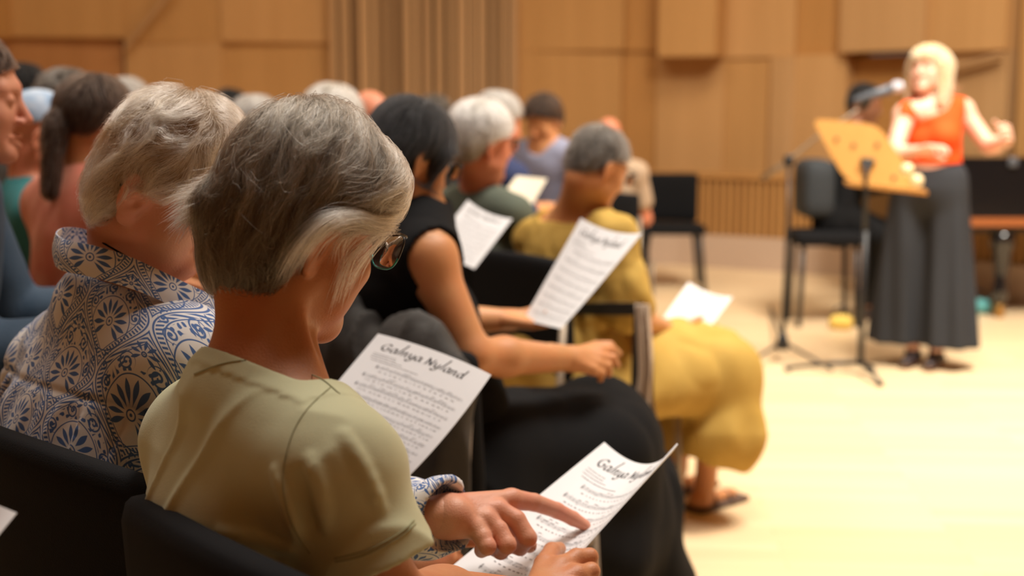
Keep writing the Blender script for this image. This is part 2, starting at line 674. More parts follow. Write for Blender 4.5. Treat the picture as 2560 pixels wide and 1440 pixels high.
# ------------------------------------------------------------------ bodies
class J:
    """joints of one person; everything not given follows from the neck base and the way the person faces"""
    def __init__(s, neck, yaw, lean=8, width=.17, scale=1.0, seated=True, **kw):
        s.k = scale
        s.neck = np.array(neck, float)
        s.yaw = yaw
        y = math.radians(yaw)
        s.f = np.array([math.sin(y), math.cos(y), 0])
        s.r = np.array([math.cos(y), -math.sin(y), 0])
        up = np.array([0, 0, 1.0])
        le = math.radians(lean)
        s.up = up * math.cos(le) + s.f * math.sin(le)
        s.n = nrm(s.f * math.cos(le) - up * math.sin(le))
        s.sr = s.neck - s.up * .055 * scale + s.r * width * scale + s.f * .012
        s.sl = s.neck - s.up * .055 * scale - s.r * width * scale + s.f * .012
        s.hip = s.neck - s.up * .52 * scale
        s.hr = s.hip + s.r * .09 * scale
        s.hl = s.hip - s.r * .09 * scale
        if seated:
            s.kr = s.hr + (s.f * .44 + s.r * .03) * scale
            s.kl = s.hl + (s.f * .44 - s.r * .03) * scale
            s.kr[2] = s.kl[2] = s.hip[2] + .01
            s.ar = s.kr - up * (s.kr[2] - .09) + s.f * .04
            s.al = s.kl - up * (s.kl[2] - .09) + s.f * .04
        else:
            s.kr = s.hr - up * .42 * scale + s.f * .02
            s.kl = s.hl - up * .42 * scale + s.f * .02
            s.ar = s.kr * [1, 1, 0] + [0, 0, .09]
            s.al = s.kl * [1, 1, 0] + [0, 0, .09]
        s.er = s.sr - up * .27 * scale + (s.f * .08 + s.r * .04) * scale
        s.el = s.sl - up * .27 * scale + (s.f * .08 - s.r * .04) * scale
        s.wr = s.er + (s.f * .21 - s.r * .05 + up * .05) * scale
        s.wl = s.el + (s.f * .21 + s.r * .05 + up * .05) * scale
        s.girth = 1.0
        s.armr = 1.0
        s.bust = .0
        for k_, v in kw.items():
            setattr(s, k_, np.array(v, float) if isinstance(v, (list, tuple, np.ndarray)) else v)

    def torso(s, p, off=0.0):
        k = s.k
        g = s.girth
        T = (s.sr + s.sl) / 2 - s.up * .07 * k
        Wst = s.hip + (T - s.hip) * .38 + s.n * .01
        d = rc(p, T, Wst, .148 * k * g, .128 * k * g, .66, s.n)
        d = smin(d, rc(p, Wst, s.hip, .130 * k * g, .155 * k * g, .72, s.n), .05)
        d = smin(d, rc(p, s.sl, s.sr, .050 * k, .050 * k), .06)
        nb = s.neck + s.n * .0
        d = smin(d, rc(p, nb, s.sr, .050 * k, .046 * k), .04)
        d = smin(d, rc(p, nb, s.sl, .050 * k, .046 * k), .04)
        if s.bust:
            for q in (-1, 1):
                c = T + s.n * .075 * k + s.r * q * .075 * k - s.up * .05
                d = smin(d, ell(p, c, np.array([.06, .06, .06]) * s.bust), .05)
        return d - off

    def arms(s, p, off=0.0, upto=2.0, which=(1, -1), wid=0.0):
        d = None
        k = s.k
        for q in which:
            S, E, Wr = (s.sr, s.er, s.wr) if q > 0 else (s.sl, s.el, s.wl)
            e = rc(p, S, E if upto >= 1 else S + (E - S) * upto, .050 * k * s.armr + wid * .3, (.039 * k if upto >= 1 else .046 * k) * s.armr + wid)
            if upto > 1:
                E2 = E + (Wr - E) * min(1, upto - 1)
                m = E + (Wr - E) * .3
                e = smin(e, rc(p, E, m, .038 * k, .040 * k + wid), .02)
                e = smin(e, rc(p, m, E2, .040 * k + wid, (.026 + .012 * (2 - upto)) * k + wid), .02)
            d = e if d is None else np.minimum(d, e)
        return d - off

    def legs(s, p, off=0.0, wid=0.0, k2=.03):
        k = s.k
        d = None
        for H, K, A in ((s.hr, s.kr, s.ar), (s.hl, s.kl, s.al)):
            e = rc(p, H, K, .088 * k, .060 * k + wid)
            e = smin(e, rc(p, K, A, .058 * k + wid, .038 * k + wid), .03)
            d = e if d is None else smin(d, e, k2)
        return smin(d, ell(p, s.hip, (.16 * k, .15 * k, .12 * k)), .05) - off

    def feet(s, p, off=0.0):
        d = None
        for A in (s.ar, s.al):
            g = A - [0, 0, A[2] - .03]
            e = rc(p, A, g - s.f * .02 + [0, 0, .012], .036, .034)
            e = smin(e, rc(p, g - s.f * .03, g + s.f * .13, .034, .026, .8, np.array([0, 0, 1.0])), .03)
            d = e if d is None else np.minimum(d, e)
        return d - off

    def allpts(s):
        return [s.neck, s.sr, s.sl, s.hip, s.er, s.el, s.wr, s.wl]


def join_pieces(name, pieces, parent, m):
    V, F = [], []
    b = 0
    for v, f in pieces:
        if len(v):
            V.append(v)
            F.append(f + b)
            b += len(v)
    return mesh_np(name, np.concatenate(V), np.concatenate(F), parent, m)


def body_mesh(root, j, head, m, vox=.005, hands=None, hvox=.0025, legs=True, extra=None, neck_r=.052, hvox_head=None, neckpt=None, feet=True):
    """one continuous body; hands: list of (wrist, chains)"""
    nbase = neckpt if neckpt is not None else j.neck + j.n * .012 + j.up * .0

    def f(p):
        d = head.d(p)
        nk = rc(p, head.w((0, -.026, -.055)), nbase, neck_r * head.s, (neck_r + .006) * head.s)
        d = smin(d, nk, .028)
        t = np.minimum(j.torso(p), 9)
        d = smin(d, t, .035)
        d = smin(d, j.arms(p), .03)
        if legs:
            d = smin(d, j.legs(p, -.004), .03)
            if feet:
                d = smin(d, j.feet(p, -.004), .02)
        if extra:
            d = extra(p, d)
        return d
    pts = j.allpts() + [head.w((0, 0, .12)), head.w((0, .12, 0)), head.w((0, -.12, 0))]
    if legs or extra:
        pts += [j.kr, j.kl, j.ar, j.al]
    lo, hi = bounds_of(pts, .13)
    lo[2] = max(lo[2], .005)
    pieces = []
    hv = hvox_head or vox
    if hv == vox:
        pieces.append(surface(f, lo, hi, vox))
    else:
        # the head at a finer step: the two pieces meet a little inside the collar
        a, b = head.w((0, 0, 0)), nbase
        ax = nrm(np.asarray(a) - b)
        cut = b + ax * -.03
        pl = lambda p: (p - cut) @ ax
        fh = lambda p: np.maximum(f(p), -pl(p))
        fb = lambda p: np.maximum(f(p), pl(p) - .012)
        hp = [head.w((x, y, z)) for x in (-.1, .1) for y in (-.12, .13) for z in (-.12, .13)] + [nbase]
        l2, h2 = bounds_of(hp, .06)
        pieces.append(surface(fh, l2, h2, hv))
        pieces.append(surface(fb, lo, hi, vox))
    for W, E, ch in (hands or []):
        W = np.asarray(W, float)
        E = np.asarray(E, float)
        ax = nrm(W - E)

        def fhand(p):
            d = chains_d(p, ch)
            fa = rc(p, W - ax * .12, W + ax * .012, .036 * j.k, .0255 * j.k, .86, nrm(np.cross(ax, [0.3, 0.2, 1])))
            d = smin(d, fa, .016)
            return np.maximum(d, -((p - (W - ax * .085)) @ ax))
        pts = [q for c in ch for q, _ in c] + [W, W - ax * .09]
        l2, h2 = bounds_of(pts, .04)
        pieces.append(surface(fhand, l2, h2, hvox))
    return join_pieces('body', pieces, root, m)


def garment(name, root, f, pts, m, vox=.005, pad=.12, wr=0.0, ws=9, wseed=3, wdir=None):
    """cloth from a distance function, with soft creases"""
    def g(p):
        d = f(p)
        if wr:
            q = p if wdir is None else p * wdir
            a = noise(q, ws, wseed) + .5 * noise(q, ws * 2.1, wseed + 1)
            d = d + wr * (1 - np.abs(a)) * 1.2 - wr * .6
        return d
    lo, hi = bounds_of(pts, pad)
    lo[2] = max(lo[2], .006)
    V, F = surface(g, lo, hi, vox)
    return mesh_np(name, V, F, root, m)


# hair volumes, local to the head --------------------------------------------------
def hv_base(q, grow=0.0, back=.0):
    d = ell(q, (0, -.014, .036), (.082 + grow, .101 + grow, .092 + grow))
    return smin(d, ell(q, (0, -.055, -.012), (.066 + grow * .8, .052 + grow + back, .070 + grow)), .035)


def cut_face(q, zt=.045, zs=.02, y0=.02, zb=-.075, k=.012):
    """what to take away: the face below the hairline and everything below the nape"""
    y = q[:, 1]
    z = q[:, 2]
    zl = zs + (zt - zs) * np.clip((y - y0) / .06, 0, 1)
    front = np.maximum(y0 - y, z - zl)           # negative inside the face region
    return front


def make_hair(root, head, h, m_base, m_str, name='hair', vox=.004, N=3000, ctrl=None, L=(.03, .07), curl=0.0, cscale=45, rad=.0002, depth=(-.006, .0015),
              noise_amp=.0, noise_scale=30, steps=10, lift=0.0, seed=1, stray=.05, clump=.5, sig=.035, ext=.17, ext_lo=None, grow_z=None, tintf=0.0, tintz=0.0):
    hh = h if not noise_amp else (lambda q: h(q) + noise_amp * (noise(q, noise_scale, seed) + .5 * noise(q, noise_scale * 2.2, seed + 3)))
    lo = np.array([-ext, -ext, -ext]) if ext_lo is None else np.array(ext_lo)
    V, F = surface(lambda q: hh(q) + .003, lo, np.array([ext, ext, ext]), vox / 1.0)
    o = mesh_np(name, head.w(V), F, root, m_base)
    if N:
        V0 = V if grow_z is None else V[V[:, 2] > grow_z]
        S = groom(h, ctrl, V0, N, L, steps, curl, cscale, depth, lift, seed, clump, sig, stray)
        SW = head.w(S.reshape(-1, 3)).reshape(S.shape)
        r0 = S[:, steps // 2]
        az = np.arctan2(r0[:, 0], -r0[:, 1] - .0) * .09
        tn = noise(np.stack([az * 210, r0[:, 2] * 22, az * 0], 1), 1.0, seed + 2) * .6 + noise(np.stack([az * 480, r0[:, 2] * 40, az * 0], 1), 1.0, seed + 4) * .4
        tint = .44 + .62 * tn + .25 * (np.random.default_rng(seed).uniform(-1, 1, len(r0))) + tintf * np.clip(r0[:, 1] / .1, -1, 1) + tintz * np.clip((r0[:, 2] - .02) / .05, -1, 1)
        st = strands('hair_strands', SW, rad, m_str, o, tint)
    return o


# ================================================================== the woman in the green t-shirt
M_skin_fg = skin_mat('tanned_skin', (.52, .235, .11), (.50, .18, .085))
M_skin_pale = skin_mat('rosy_skin', (.68, .36, .235), (.72, .28, .19))
M_green = mat('sage_cotton', (.54, .55, .35), .85, bump=.25, bscale=900, sheen=.15, spec=.2)
M_black = mat('black_cloth', (.006, .006, .0065), .9, bump=.3, bscale=500, spec=.15)
M_hair_fg_base = mat('grey_hair_under', (.065, .055, .045), .7, var=(.12, .10, .075), vscale=60, stretch=(1, 1, .25), bump=.5, bscale=300)
M_hair_fg = hair_strand_mat('grey_hair_strand', [(.022, .017, .011), (.05, .040, .028), (.09, .074, .053), (.16, .136, .102), (.30, .265, .20), (.66, .62, .54)])

fg = empty('person', PF(700, 1440) * [1, 1, 0], 'person with a grey bob and glasses in a plain sage green t-shirt, nearest the camera', 'person')
fg.location = (-.25, 1.30, 0)
fj = J(P(640, 985, 1.315), 50, lean=14, width=.168, girth=.86, armr=.84, hip=(-.12, 1.31, .54),
       sl=P(518, 1098, 1.44), sr=P(832, 1172, 1.225), er=P(985, 1525, 1.26), wr=P(1330, 1500, 1.60), el=P(720, 1420, 1.72), wl=P(1040, 1420, 1.78))
HY = (47, 22, 2)
hd = Head(P(798, 618, 1.30) - yawR(*HY) @ np.array([.074, -.007, -.015]), *HY, s=.96, full=2.2, sq=1.13, ear=1.10)
# right hand: thumb on the booklet, fingers folded under it
rh = [
    [(P(1345, 1490, 1.62), .021), (P(1400, 1425, 1.67), .0185)],
    [(P(1345, 1490, 1.62), .019), (P(1440, 1440, 1.655), .0155)],
    [(P(1345, 1500, 1.60), .018), (P(1430, 1475, 1.63), .015)],
    [(P(1400, 1425, 1.67), .0165), (P(1441, 1395, 1.69), .0125), (P(1474, 1392, 1.70), .0115), (P(1479, 1420, 1.715), .010)],   # index
    [(P(1440, 1440, 1.655), .0135), (P(1478, 1428, 1.67), .0115), (P(1476, 1462, 1.70), .0100)],
    [(P(1430, 1475, 1.63), .0125), (P(1470, 1472, 1.65), .0108), (P(1462, 1500, 1.68), .0095)],
    [(P(1345, 1475, 1.63), .0185), (P(1362, 1412, 1.68), .0145), (P(1380, 1378, 1.72), .0118), (P(1398, 1372, 1.745), .0095)],   # thumb
]
lh = [
    [(P(1075, 1412, 1.78), .019), (P(1110, 1392, 1.79), .017)],
    [(P(1110, 1380, 1.80), .014), (P(1150, 1348, 1.82), .0115), (P(1188, 1352, 1.81), .0095)],
    [(P(1105, 1400, 1.79), .013), (P(1140, 1400, 1.81), .011), (P(1170, 1425, 1.80), .009)],
]


def fg_neck(p, d):
    a, b = hd.w((.050, -.018, -.060)), P(792, 985, 1.28)
    d = smin(d, rc(p, a, b, .010, .007), .016)
    a, b = hd.w((.020, .035, -.085)), P(800, 960, 1.29)
    return smin(d, rc(p, a, b, .006, .005), .014)


body_mesh(fg, fj, hd, M_skin_fg, vox=.006, hvox_head=.0022, hands=[(P(1335, 1505, 1.60), P(1000, 1560, 1.29), rh), (P(1050, 1425, 1.77), P(800, 1500, 1.70), lh)],
          hvox=.0016, neck_r=.045, extra=fg_neck, neckpt=P(670, 960, 1.31), legs=False)


def fg_shirt(p):
    d = fj.torso(p, .010)
    d = smin(d, ell(p, (fj.sl + fj.sr) / 2 - fj.up * .13 - fj.n * .030, (.100, .062, .13), np.stack([fj.r, fj.n, fj.up], 1)), .05)       # rounded upper back
    # sleeve: wide tube ending above the elbow
    S = fj.sr + np.array([0, 0, .0])
    E = fj.er
    hem = P(908, 1392, 1.235)
    sl = rc(p, S + fj.up * .002, hem, .053, .072, .92, nrm(fj.n))
    ax = nrm(hem - S)
    sl = smax(sl, (p - hem) @ ax, .004)
    hollow = np.maximum(rc(p, S, hem + ax * .05, .040, .060, .92, nrm(fj.n)), -((p - (hem - ax * .05)) @ ax))
    d = smin(d, sl, .018)
    S2 = fj.sl
    hem2 = fj.sl + (fj.el - fj.sl) * .62
    ax2 = nrm(hem2 - S2)
    sl2 = smax(rc(p, S2, hem2, .058, .066), (p - hem2) @ ax2, .004)
    d = smin(d, sl2, .03)
    d = np.maximum(d, -hollow)
    # folds
    q = p @ np.stack([fj.r, fj.n, fj.up], 1)
    c_, s__ = math.cos(.45), math.sin(.45)
    qq = np.stack([q[:, 0] * c_ - q[:, 2] * s__, q[:, 1], q[:, 0] * s__ + q[:, 2] * c_], 1)
    w = noise(qq * [1.5, .5, .32], 15, 4)
    w2 = noise(q * [.6, .6, 1.4] + [3, 0, 0], 11, 8)
    d = d - .0042 * np.clip(1 - 2.0 * np.abs(w), 0, 1) ** 1.6 - .0016 * np.clip(1 - 2.0 * np.abs(w2), 0, 1)
    for a, b, r, amt in fg_creases:
        e = rc(p, a, b, r, r * .6)
        d = smax(d, -e, .016) if amt < 0 else smin(d, e, .010)
    # neck opening
    npn = nrm(np.array([0, 0, .86]) + fj.f * .50)
    pl = (p - NP) @ npn
    rad = np.linalg.norm(np.cross(p - NP, npn), axis=1)
    band = (pl > -.020) & (pl < .02) & (rad < .12)
    d = np.where(band, d - .0016, d)
    d = smax(d, -smax(-pl, rad - .088, .01), .003)
    return d


NP = P(655, 925, 1.30)
fg_creases = []


def hit(px, py, f, d0=.9, d1=2.2, off=0.0):
    """first surface point of f seen at that pixel"""
    d = d0
    for _ in range(80):
        p = P(px, py, d)
        v = float(f(p[None])[0])
        if v < .0005:
            break
        d += max(v * .7, .0004)
        if d > d1:
            return None
    return P(px, py, d + off)


# armhole seam and deep folds, found on the cloth itself
def on_cloth(pts, f, n=8, off=0.0):
    out = []
    for q in spline([(x, y, 0) for x, y in pts], n):
        h_ = hit(q[0], q[1], f, off=off)
        if h_ is not None:
            out.append(h_)
    return out


fg_folds = [([(745, 1200), (755, 1260), (776, 1330)], .005, -1), ([(778, 1150), (800, 1220), (815, 1310)], .005, 1),
            ([(860, 1090), (905, 1170), (950, 1270)], .005, 1), ([(560, 1330), (640, 1345), (730, 1372)], .005, 1), ([(690, 1180), (720, 1260), (742, 1340)], .004, 1)]
crs = []
for pts, r, sg in fg_folds:
    q = on_cloth(pts, fg_shirt, 3, off=(r * .8 if sg > 0 else -r * .25))
    for i in range(len(q) - 1):
        w_ = math.sin(math.pi * (i + .7) / (len(q) + .4))
        crs.append((q[i], q[i + 1], r * (.45 + .55 * w_), sg))
fg_creases = crs
V, F = surface(fg_shirt, *bounds_of([fj.neck, fj.sl, fj.sr, fj.hip, P(945, 1385, 1.2), fj.sl + (fj.el - fj.sl) * .6], .17), .0032)
shirt = mesh_np('t_shirt', V, F, fg, M_green)
M_stitch = mat('sage_stitch', (.30, .30, .17), .9)
mb = MB()
for pts, off in (([(826, 968), (772, 1018), (735, 1075), (712, 1150), (708, 1220), (722, 1290), (748, 1345), (775, 1385)], 0),
                 ([(838, 1405), (900, 1392), (960, 1365), (1010, 1335), (1040, 1308)], 0), ([(836, 1396), (900, 1382), (960, 1355), (1010, 1325), (1036, 1300)], 0),
                 ([(485, 935), (560, 908), (640, 900), (720, 912), (800, 945), (850, 985)], 0)):
    q = on_cloth(pts, fg_shirt, 6, off=-.0001)
    if len(q) > 2:
        mb.add(*tube(q, .0007, 6))
mb.build('seam', M_stitch, shirt)


# ---- her hair
def fg_hair(q):
    d = ell(q, (0.0, .003, .044), (.086, .093, .106))
    d = smin(d, ell(q, (.035, .052, .070), (.052, .046, .046)), .03)
    d = smin(d, ell(q, (0, -.038, -.030), (.070, .042, .070)), .045)
    d = smin(d, ell(q, (-.036, -.068, -.006), (.036, .025, .022)), .022)                 # tuft that flips out at the back
    y, z = q[:, 1], q[:, 2]
    zl = np.interp(y, [-.036, -.024, -.006, .050, .080, .11], [-.11, -.030, .012, .024, .042, .057])
    d = smax(d, np.minimum(zl - z, 1), .010)
    d = smax(d, (-.096 + .25 * np.clip(y + .06, 0, 1)) - z, .012)
    return d


fg_ctrl = [
    (0, -.06, .115, .5, -.5, -.3), (.0, .02, .13, .9, .25, -.2), (.03, .07, .11, .8, .2, -.55), (.06, .03, .10, .55, .0, -.8), (.07, -.03, .08, .3, -.25, -.9),
    (.06, .075, .06, .2, -.30, -.93), (.08, .05, .035, .0, -.86, -.50), (.09, .02, .028, .0, -.80, -.60), (.09, -.02, .03, .05, -.42, -.9), (.085, -.045, -.01, .0, .05, -1),
    (.08, -.06, .05, .15, -.30, -.95), (.05, -.10, .06, .05, -.2, -1), (0, -.12, .05, 0, -.25, -1), (0, -.12, .01, 0, -.9, -.5), (.04, -.10, -.02, 0, -.1, -1), (0, -.10, -.05, 0, .25, -1),
    (.06, -.08, -.05, 0, .25, -1), (-.05, -.10, .06, -.05, -.2, -1), (-.07, -.03, .08, -.5, -.25, -.9), (-.08, 0, .02, 0, -.4, -.9), (-.06, .06, .07, -.5, .1, -.8), (-.06, -.08, -.04, 0, 0, -1),
    (-.02, -.08, .10, -.4, -.6, -.6),
]
make_hair(fg, hd, fg_hair, M_hair_fg_base, M_hair_fg, vox=.003, N=42000, ctrl=fg_ctrl, L=(.05, .115), rad=.00017, depth=(-.006, .0045), steps=18, seed=3,
          tintf=.12, tintz=.14, curl=.38, cscale=34, noise_amp=.0012, noise_scale=50, stray=.10, clump=1.5, sig=.026, grow_z=-.05)


def wisps(parent, head, starts, N, seed, rad, material, spread=.004, steps=16):
    r = np.random.default_rng(seed)
    out = []
    for k in range(N):
        path = starts[r.integers(0, len(starts))]
        o1, o2 = r.normal(0, spread, 3), r.normal(0, spread * 1.6, 3)
        cut = r.uniform(.6, 1.0)
        pts = np.array(spline(path, 12))
        n = len(pts)
        ts = np.linspace(0, cut * (n - 1), steps)
        q = np.stack([np.interp(ts, np.arange(n), pts[:, i]) for i in range(3)], 1)
        t = np.linspace(0, 1, steps)[:, None]
        out.append(head.w(q + o1 * (1 - t) + o2 * t + np.array([.0022, 0, 0]) * r.uniform(0, 1)))
    return strands('loose_strands', np.array(out), rad, material, parent, r.uniform(.45, 1, N))


fg_hair_obj = [c for c in fg.children if c.name.startswith('hair')][0]
wisps(fg_hair_obj, hd, [
    [(.080, .062, .028), (.085, .040, .005), (.083, .028, -.020), (.080, .030, -.050), (.076, .034, -.075)],
    [(.078, .070, .026), (.083, .052, .000), (.082, .042, -.030), (.077, .042, -.060)],
    [(.083, .050, .024), (.090, .018, .010), (.092, .006, -.008), (.090, .012, -.030)]], 260, 5, .00011, M_hair_fg, .0035)
wisps(fg_hair_obj, hd, [
    [(.076, .075, .034), (.088, .045, .024), (.094, .010, .020), (.094, -.018, .006), (.090, -.032, -.022), (.086, -.036, -.050)],
    [(.078, .070, .042), (.090, .040, .032), (.095, .005, .026), (.095, -.026, .008), (.088, -.042, -.030), (.084, -.046, -.065)]], 750, 6, .00015, M_hair_fg, .0040)

wisps(fg_hair_obj, hd, [
    [(-.030, -.070, .050), (-.040, -.083, .025), (-.050, -.094, .006), (-.062, -.104, -.008)],
    [(-.040, -.066, .035), (-.052, -.080, .012), (-.062, -.092, -.006), (-.070, -.102, -.026)],
    [(-.030, -.078, .015), (-.040, -.088, -.006), (-.050, -.096, -.024), (-.056, -.102, -.042)]], 900, 8, .00015, M_hair_fg, .0050)


def spectacles(root, head, m_frame, m_lens, m_rim=None, w=.027, hgt=.020, y0=.108, zc=.004, r=.0011, name='glasses'):
    """worn glasses: two rims, bridge, temples; lenses as sub-parts"""
    mb = MB()
    rims = []
    for sg in (-1, 1):
        pts = []
        for i in range(28):
            a = 2 * math.pi * i / 28
            x = math.copysign(abs(math.cos(a)) ** .62, math.cos(a)) * w
            z = math.copysign(abs(math.sin(a)) ** .72, math.sin(a)) * hgt
            x *= 1 + .08 * (z / hgt)
            pts.append((sg * (.037 + x), y0 - .10 * abs(x + .037) ** 1.0 * abs(x + .037) / .06, zc + z))
        rims.append(pts)
        W = [head.w(q) for q in pts]
        mb.add(*tube(W + [W[0]], r, 8, cap=False))
        hx, hy = sg * (.037 + w * 1.06), y0 - .008
        mb.add(*tube(spline([head.w((hx, hy, zc + hgt * .80)), head.w((hx + sg * .006, hy - .012, zc + hgt * .80)), head.w((sg * .079, .03, zc + hgt * .6)), head.w((sg * .080, -.008, zc + .006)), head.w((sg * .079, -.03, zc - .014))], 5), r * 1.5, 8))
    mb.add(*tube(spline([head.w((-.012, y0, zc + hgt * .5)), head.w((0, y0 + .002, zc + hgt * .72)), head.w((.012, y0, zc + hgt * .5))], 4), r, 8))
    g = mb.build(name, m_frame, root)
    for pts in rims:
        W = [head.w(q) for q in pts]
        n = len(W)
        off = head.R[:, 1] * .0006
        c = sum(W) / n
        V = [p + off for p in W] + [p - off for p in W] + [c + off * 3, c + off]
        F = [(i, (i + 1) % n, 2 * n) for i in range(n)] + [((i + 1) % n + n, i + n, 2 * n + 1) for i in range(n)] + [(i, i + n, (i + 1) % n + n, (i + 1) % n) for i in range(n)]
        MB().add(V, F).build('lens', m_lens, g)
    if m_rim:
        for pts in rims:
            low = [q for q in pts[14:] if q[2] < zc - .002]
            MB().add(*tube([head.w((q[0], q[1] - .0007, q[2] - .0008)) for q in low], r * .9, 6)).build('rim_accent', m_rim, g)
    return g


M_frame = mat('black_acetate', (.01, .012, .013), .3)
M_teal = mat('teal_metal', (.03, .30, .27), .3, metal=.6)
M_lens = bpy.data.materials.new('clear_lens')
M_lens.use_nodes = True
_nt = M_lens.node_tree
_nt.nodes.remove(_nt.nodes['Principled BSDF'])
_g = _nt.nodes.new('ShaderNodeBsdfGlossy')
_g.inputs['Roughness'].default_value = .02
_t = _nt.nodes.new('ShaderNodeBsdfTransparent')
_t.inputs[0].default_value = (.93, .93, .93, 1)
_f = _nt.nodes.new('ShaderNodeFresnel')
_f.inputs[0].default_value = 1.5
_m = _nt.nodes.new('ShaderNodeMixShader')
_nt.links.new(_f.outputs[0], _m.inputs[0])
_nt.links.new(_t.outputs[0], _m.inputs[1])
_nt.links.new(_g.outputs[0], _m.inputs[2])
_nt.links.new(_m.outputs[0], _nt.nodes['Material Output'].inputs[0])
spectacles(fg, hd, M_frame, M_lens, M_teal, w=.0295, hgt=.0215, y0=.114, zc=.014, r=.0011)


# ================================================================== the hall
def wood(name, c1, c2, scale=3.0, rough=.5, grain=(1, 1, .06), attr=None):
    m = mat(name, c1, rough, spec=.35)
    nt = m.node_tree
    b = nt.nodes['Principled BSDF']
    tc = nt.nodes.new('ShaderNodeTexCoord')
    mp = nt.nodes.new('ShaderNodeMapping')
    mp.inputs['Scale'].default_value = grain
    nz = nt.nodes.new('ShaderNodeTexNoise')
    nz.inputs['Scale'].default_value = scale
    nz.inputs['Detail'].default_value = 5
    nt.links.new(tc.outputs['Object'], mp.inputs[0])
    nt.links.new(mp.outputs[0], nz.inputs['Vector'])
    rp = nt.nodes.new('ShaderNodeValToRGB')
    rp.color_ramp.elements[0].position = .3
    rp.color_ramp.elements[1].position = .7
    rp.color_ramp.elements[0].color = (*c1, 1)
    rp.color_ramp.elements[1].color = (*c2, 1)
    nt.links.new(nz.outputs['Fac'], rp.inputs[0])
    last = rp.outputs[0]
    if attr:
        at = nt.nodes.new('ShaderNodeAttribute')
        at.attribute_name = attr
        mx = nt.nodes.new('ShaderNodeMix')
        mx.data_type = 'RGBA'
        mx.blend_type = 'MULTIPLY'
        mx.inputs[0].default_value = 1
        nt.links.new(last, mx.inputs[6])
        nt.links.new(at.outputs['Color'], mx.inputs[7])
        last = mx.outputs[2]
    nt.links.new(last, b.inputs['Base Color'])
    return m


M_wall = wood('oak_veneer', (.50, .27, .095), (.56, .31, .115), 6, .45, (1, 1, .05), 'tone')
M_slat = wood('oak_slat', (.45, .27, .13), (.52, .32, .16), 8, .5, (1, 1, .05))
M_slatdark = mat('slat_gap', (.10, .05, .02), .8)
M_wains = wood('oak_wainscot', (.40, .20, .065), (.46, .24, .08), 8, .5, (1, 1, .05))
M_plinth = mat('pale_plinth', (.52, .38, .28), .6)

# floor of narrow pale boards
M_floor = mat('maple_boards', (.74, .55, .33), .38, spec=.4)
nt = M_floor.node_tree
br = nt.nodes.new('ShaderNodeTexBrick')
tc = nt.nodes.new('ShaderNodeTexCoord')
mp = nt.nodes.new('ShaderNodeMapping')
mp.inputs['Rotation'].default_value = (0, 0, math.radians(4))
nt.links.new(tc.outputs['Object'], mp.inputs[0])
nt.links.new(mp.outputs[0], br.inputs['Vector'])
br.inputs['Color1'].default_value = (.76, .58, .36, 1)
br.inputs['Color2'].default_value = (.69, .50, .295, 1)
br.inputs['Mortar'].default_value = (.55, .38, .21, 1)
br.inputs['Scale'].default_value = 1.0
br.inputs['Mortar Size'].default_value = .0012
br.inputs['Brick Width'].default_value = 1.1
br.inputs['Row Height'].default_value = .075
nt.links.new(br.outputs['Color'], nt.nodes['Principled BSDF'].inputs['Base Color'])
o = MB().add([(-9, -3, 0), (9, -3, 0), (9, 13, 0), (-9, 13, 0), (-9, -3, -.1), (9, -3, -.1), (9, 13, -.1), (-9, 13, -.1)],
             [(0, 1, 2, 3), (7, 6, 5, 4), (0, 4, 5, 1), (1, 5, 6, 2), (2, 6, 7, 3), (3, 7, 4, 0)]).build('floor', M_floor, smooth=False)
tag(o, kind='structure')

# the back wall bends round the stage: plan given as (pixel column, distance)
WP = [(-1500, 9.6), (-700, 10.6), (300, 11.3), (830, 11.7), (1290, 11.8), (1700, 11.5), (2120, 10.8), (2540, 9.6), (3100, 8.2), (3900, 7.2), (4700, 6.4)]
WX = [P(px, 270, d)[0] for px, d in WP]
WY = [P(px, 270, d)[1] for px, d in WP]


def wall_pt(px, z, off=0.0):
    """point on the wall seen in that pixel column"""
    k = (px - 1280) / FPX
    cx = [a for a, _ in WP]
    d = np.interp(px, cx, [b for _, b in WP])
    p = P(px, 270, d)
    q = P(px + 20, 270, np.interp(px + 20, cx, [b for _, b in WP]))
    t = nrm((q - p) * [1, 1, 0])
    n = np.array([t[1], -t[0], 0])
    return np.array([p[0], p[1], z]) + n * off


def zat(py, px=1500):
    d = np.interp(px, [a for a, _ in WP], [b for _, b in WP])
    return P(px, py, d)[2]


tones, wm = [], MB()


def panel(x0, x1, y0, y1, o00, o10, o11, o01, tone):
    """a wood panel between two pixel columns and heights; relief (m) at top-left, top-right, bottom-right, bottom-left"""
    z0, z1 = zat(y1, (x0 + x1) / 2), zat(y0, (x0 + x1) / 2)
    f = [wall_pt(x0, z1, o00), wall_pt(x1, z1, o10), wall_pt(x1, z0, o11), wall_pt(x0, z0, o01)]
    bk = [wall_pt(x0, z1, -.3), wall_pt(x1, z1, -.3), wall_pt(x1, z0, -.3), wall_pt(x0, z0, -.3)]
    wm.add(f + bk, [(3, 2, 1, 0), (0, 1, 5, 4), (1, 2, 6, 5), (2, 3, 7, 6), (3, 0, 4, 7), (4, 5, 6, 7)])
    tones.extend([tone] * 8)


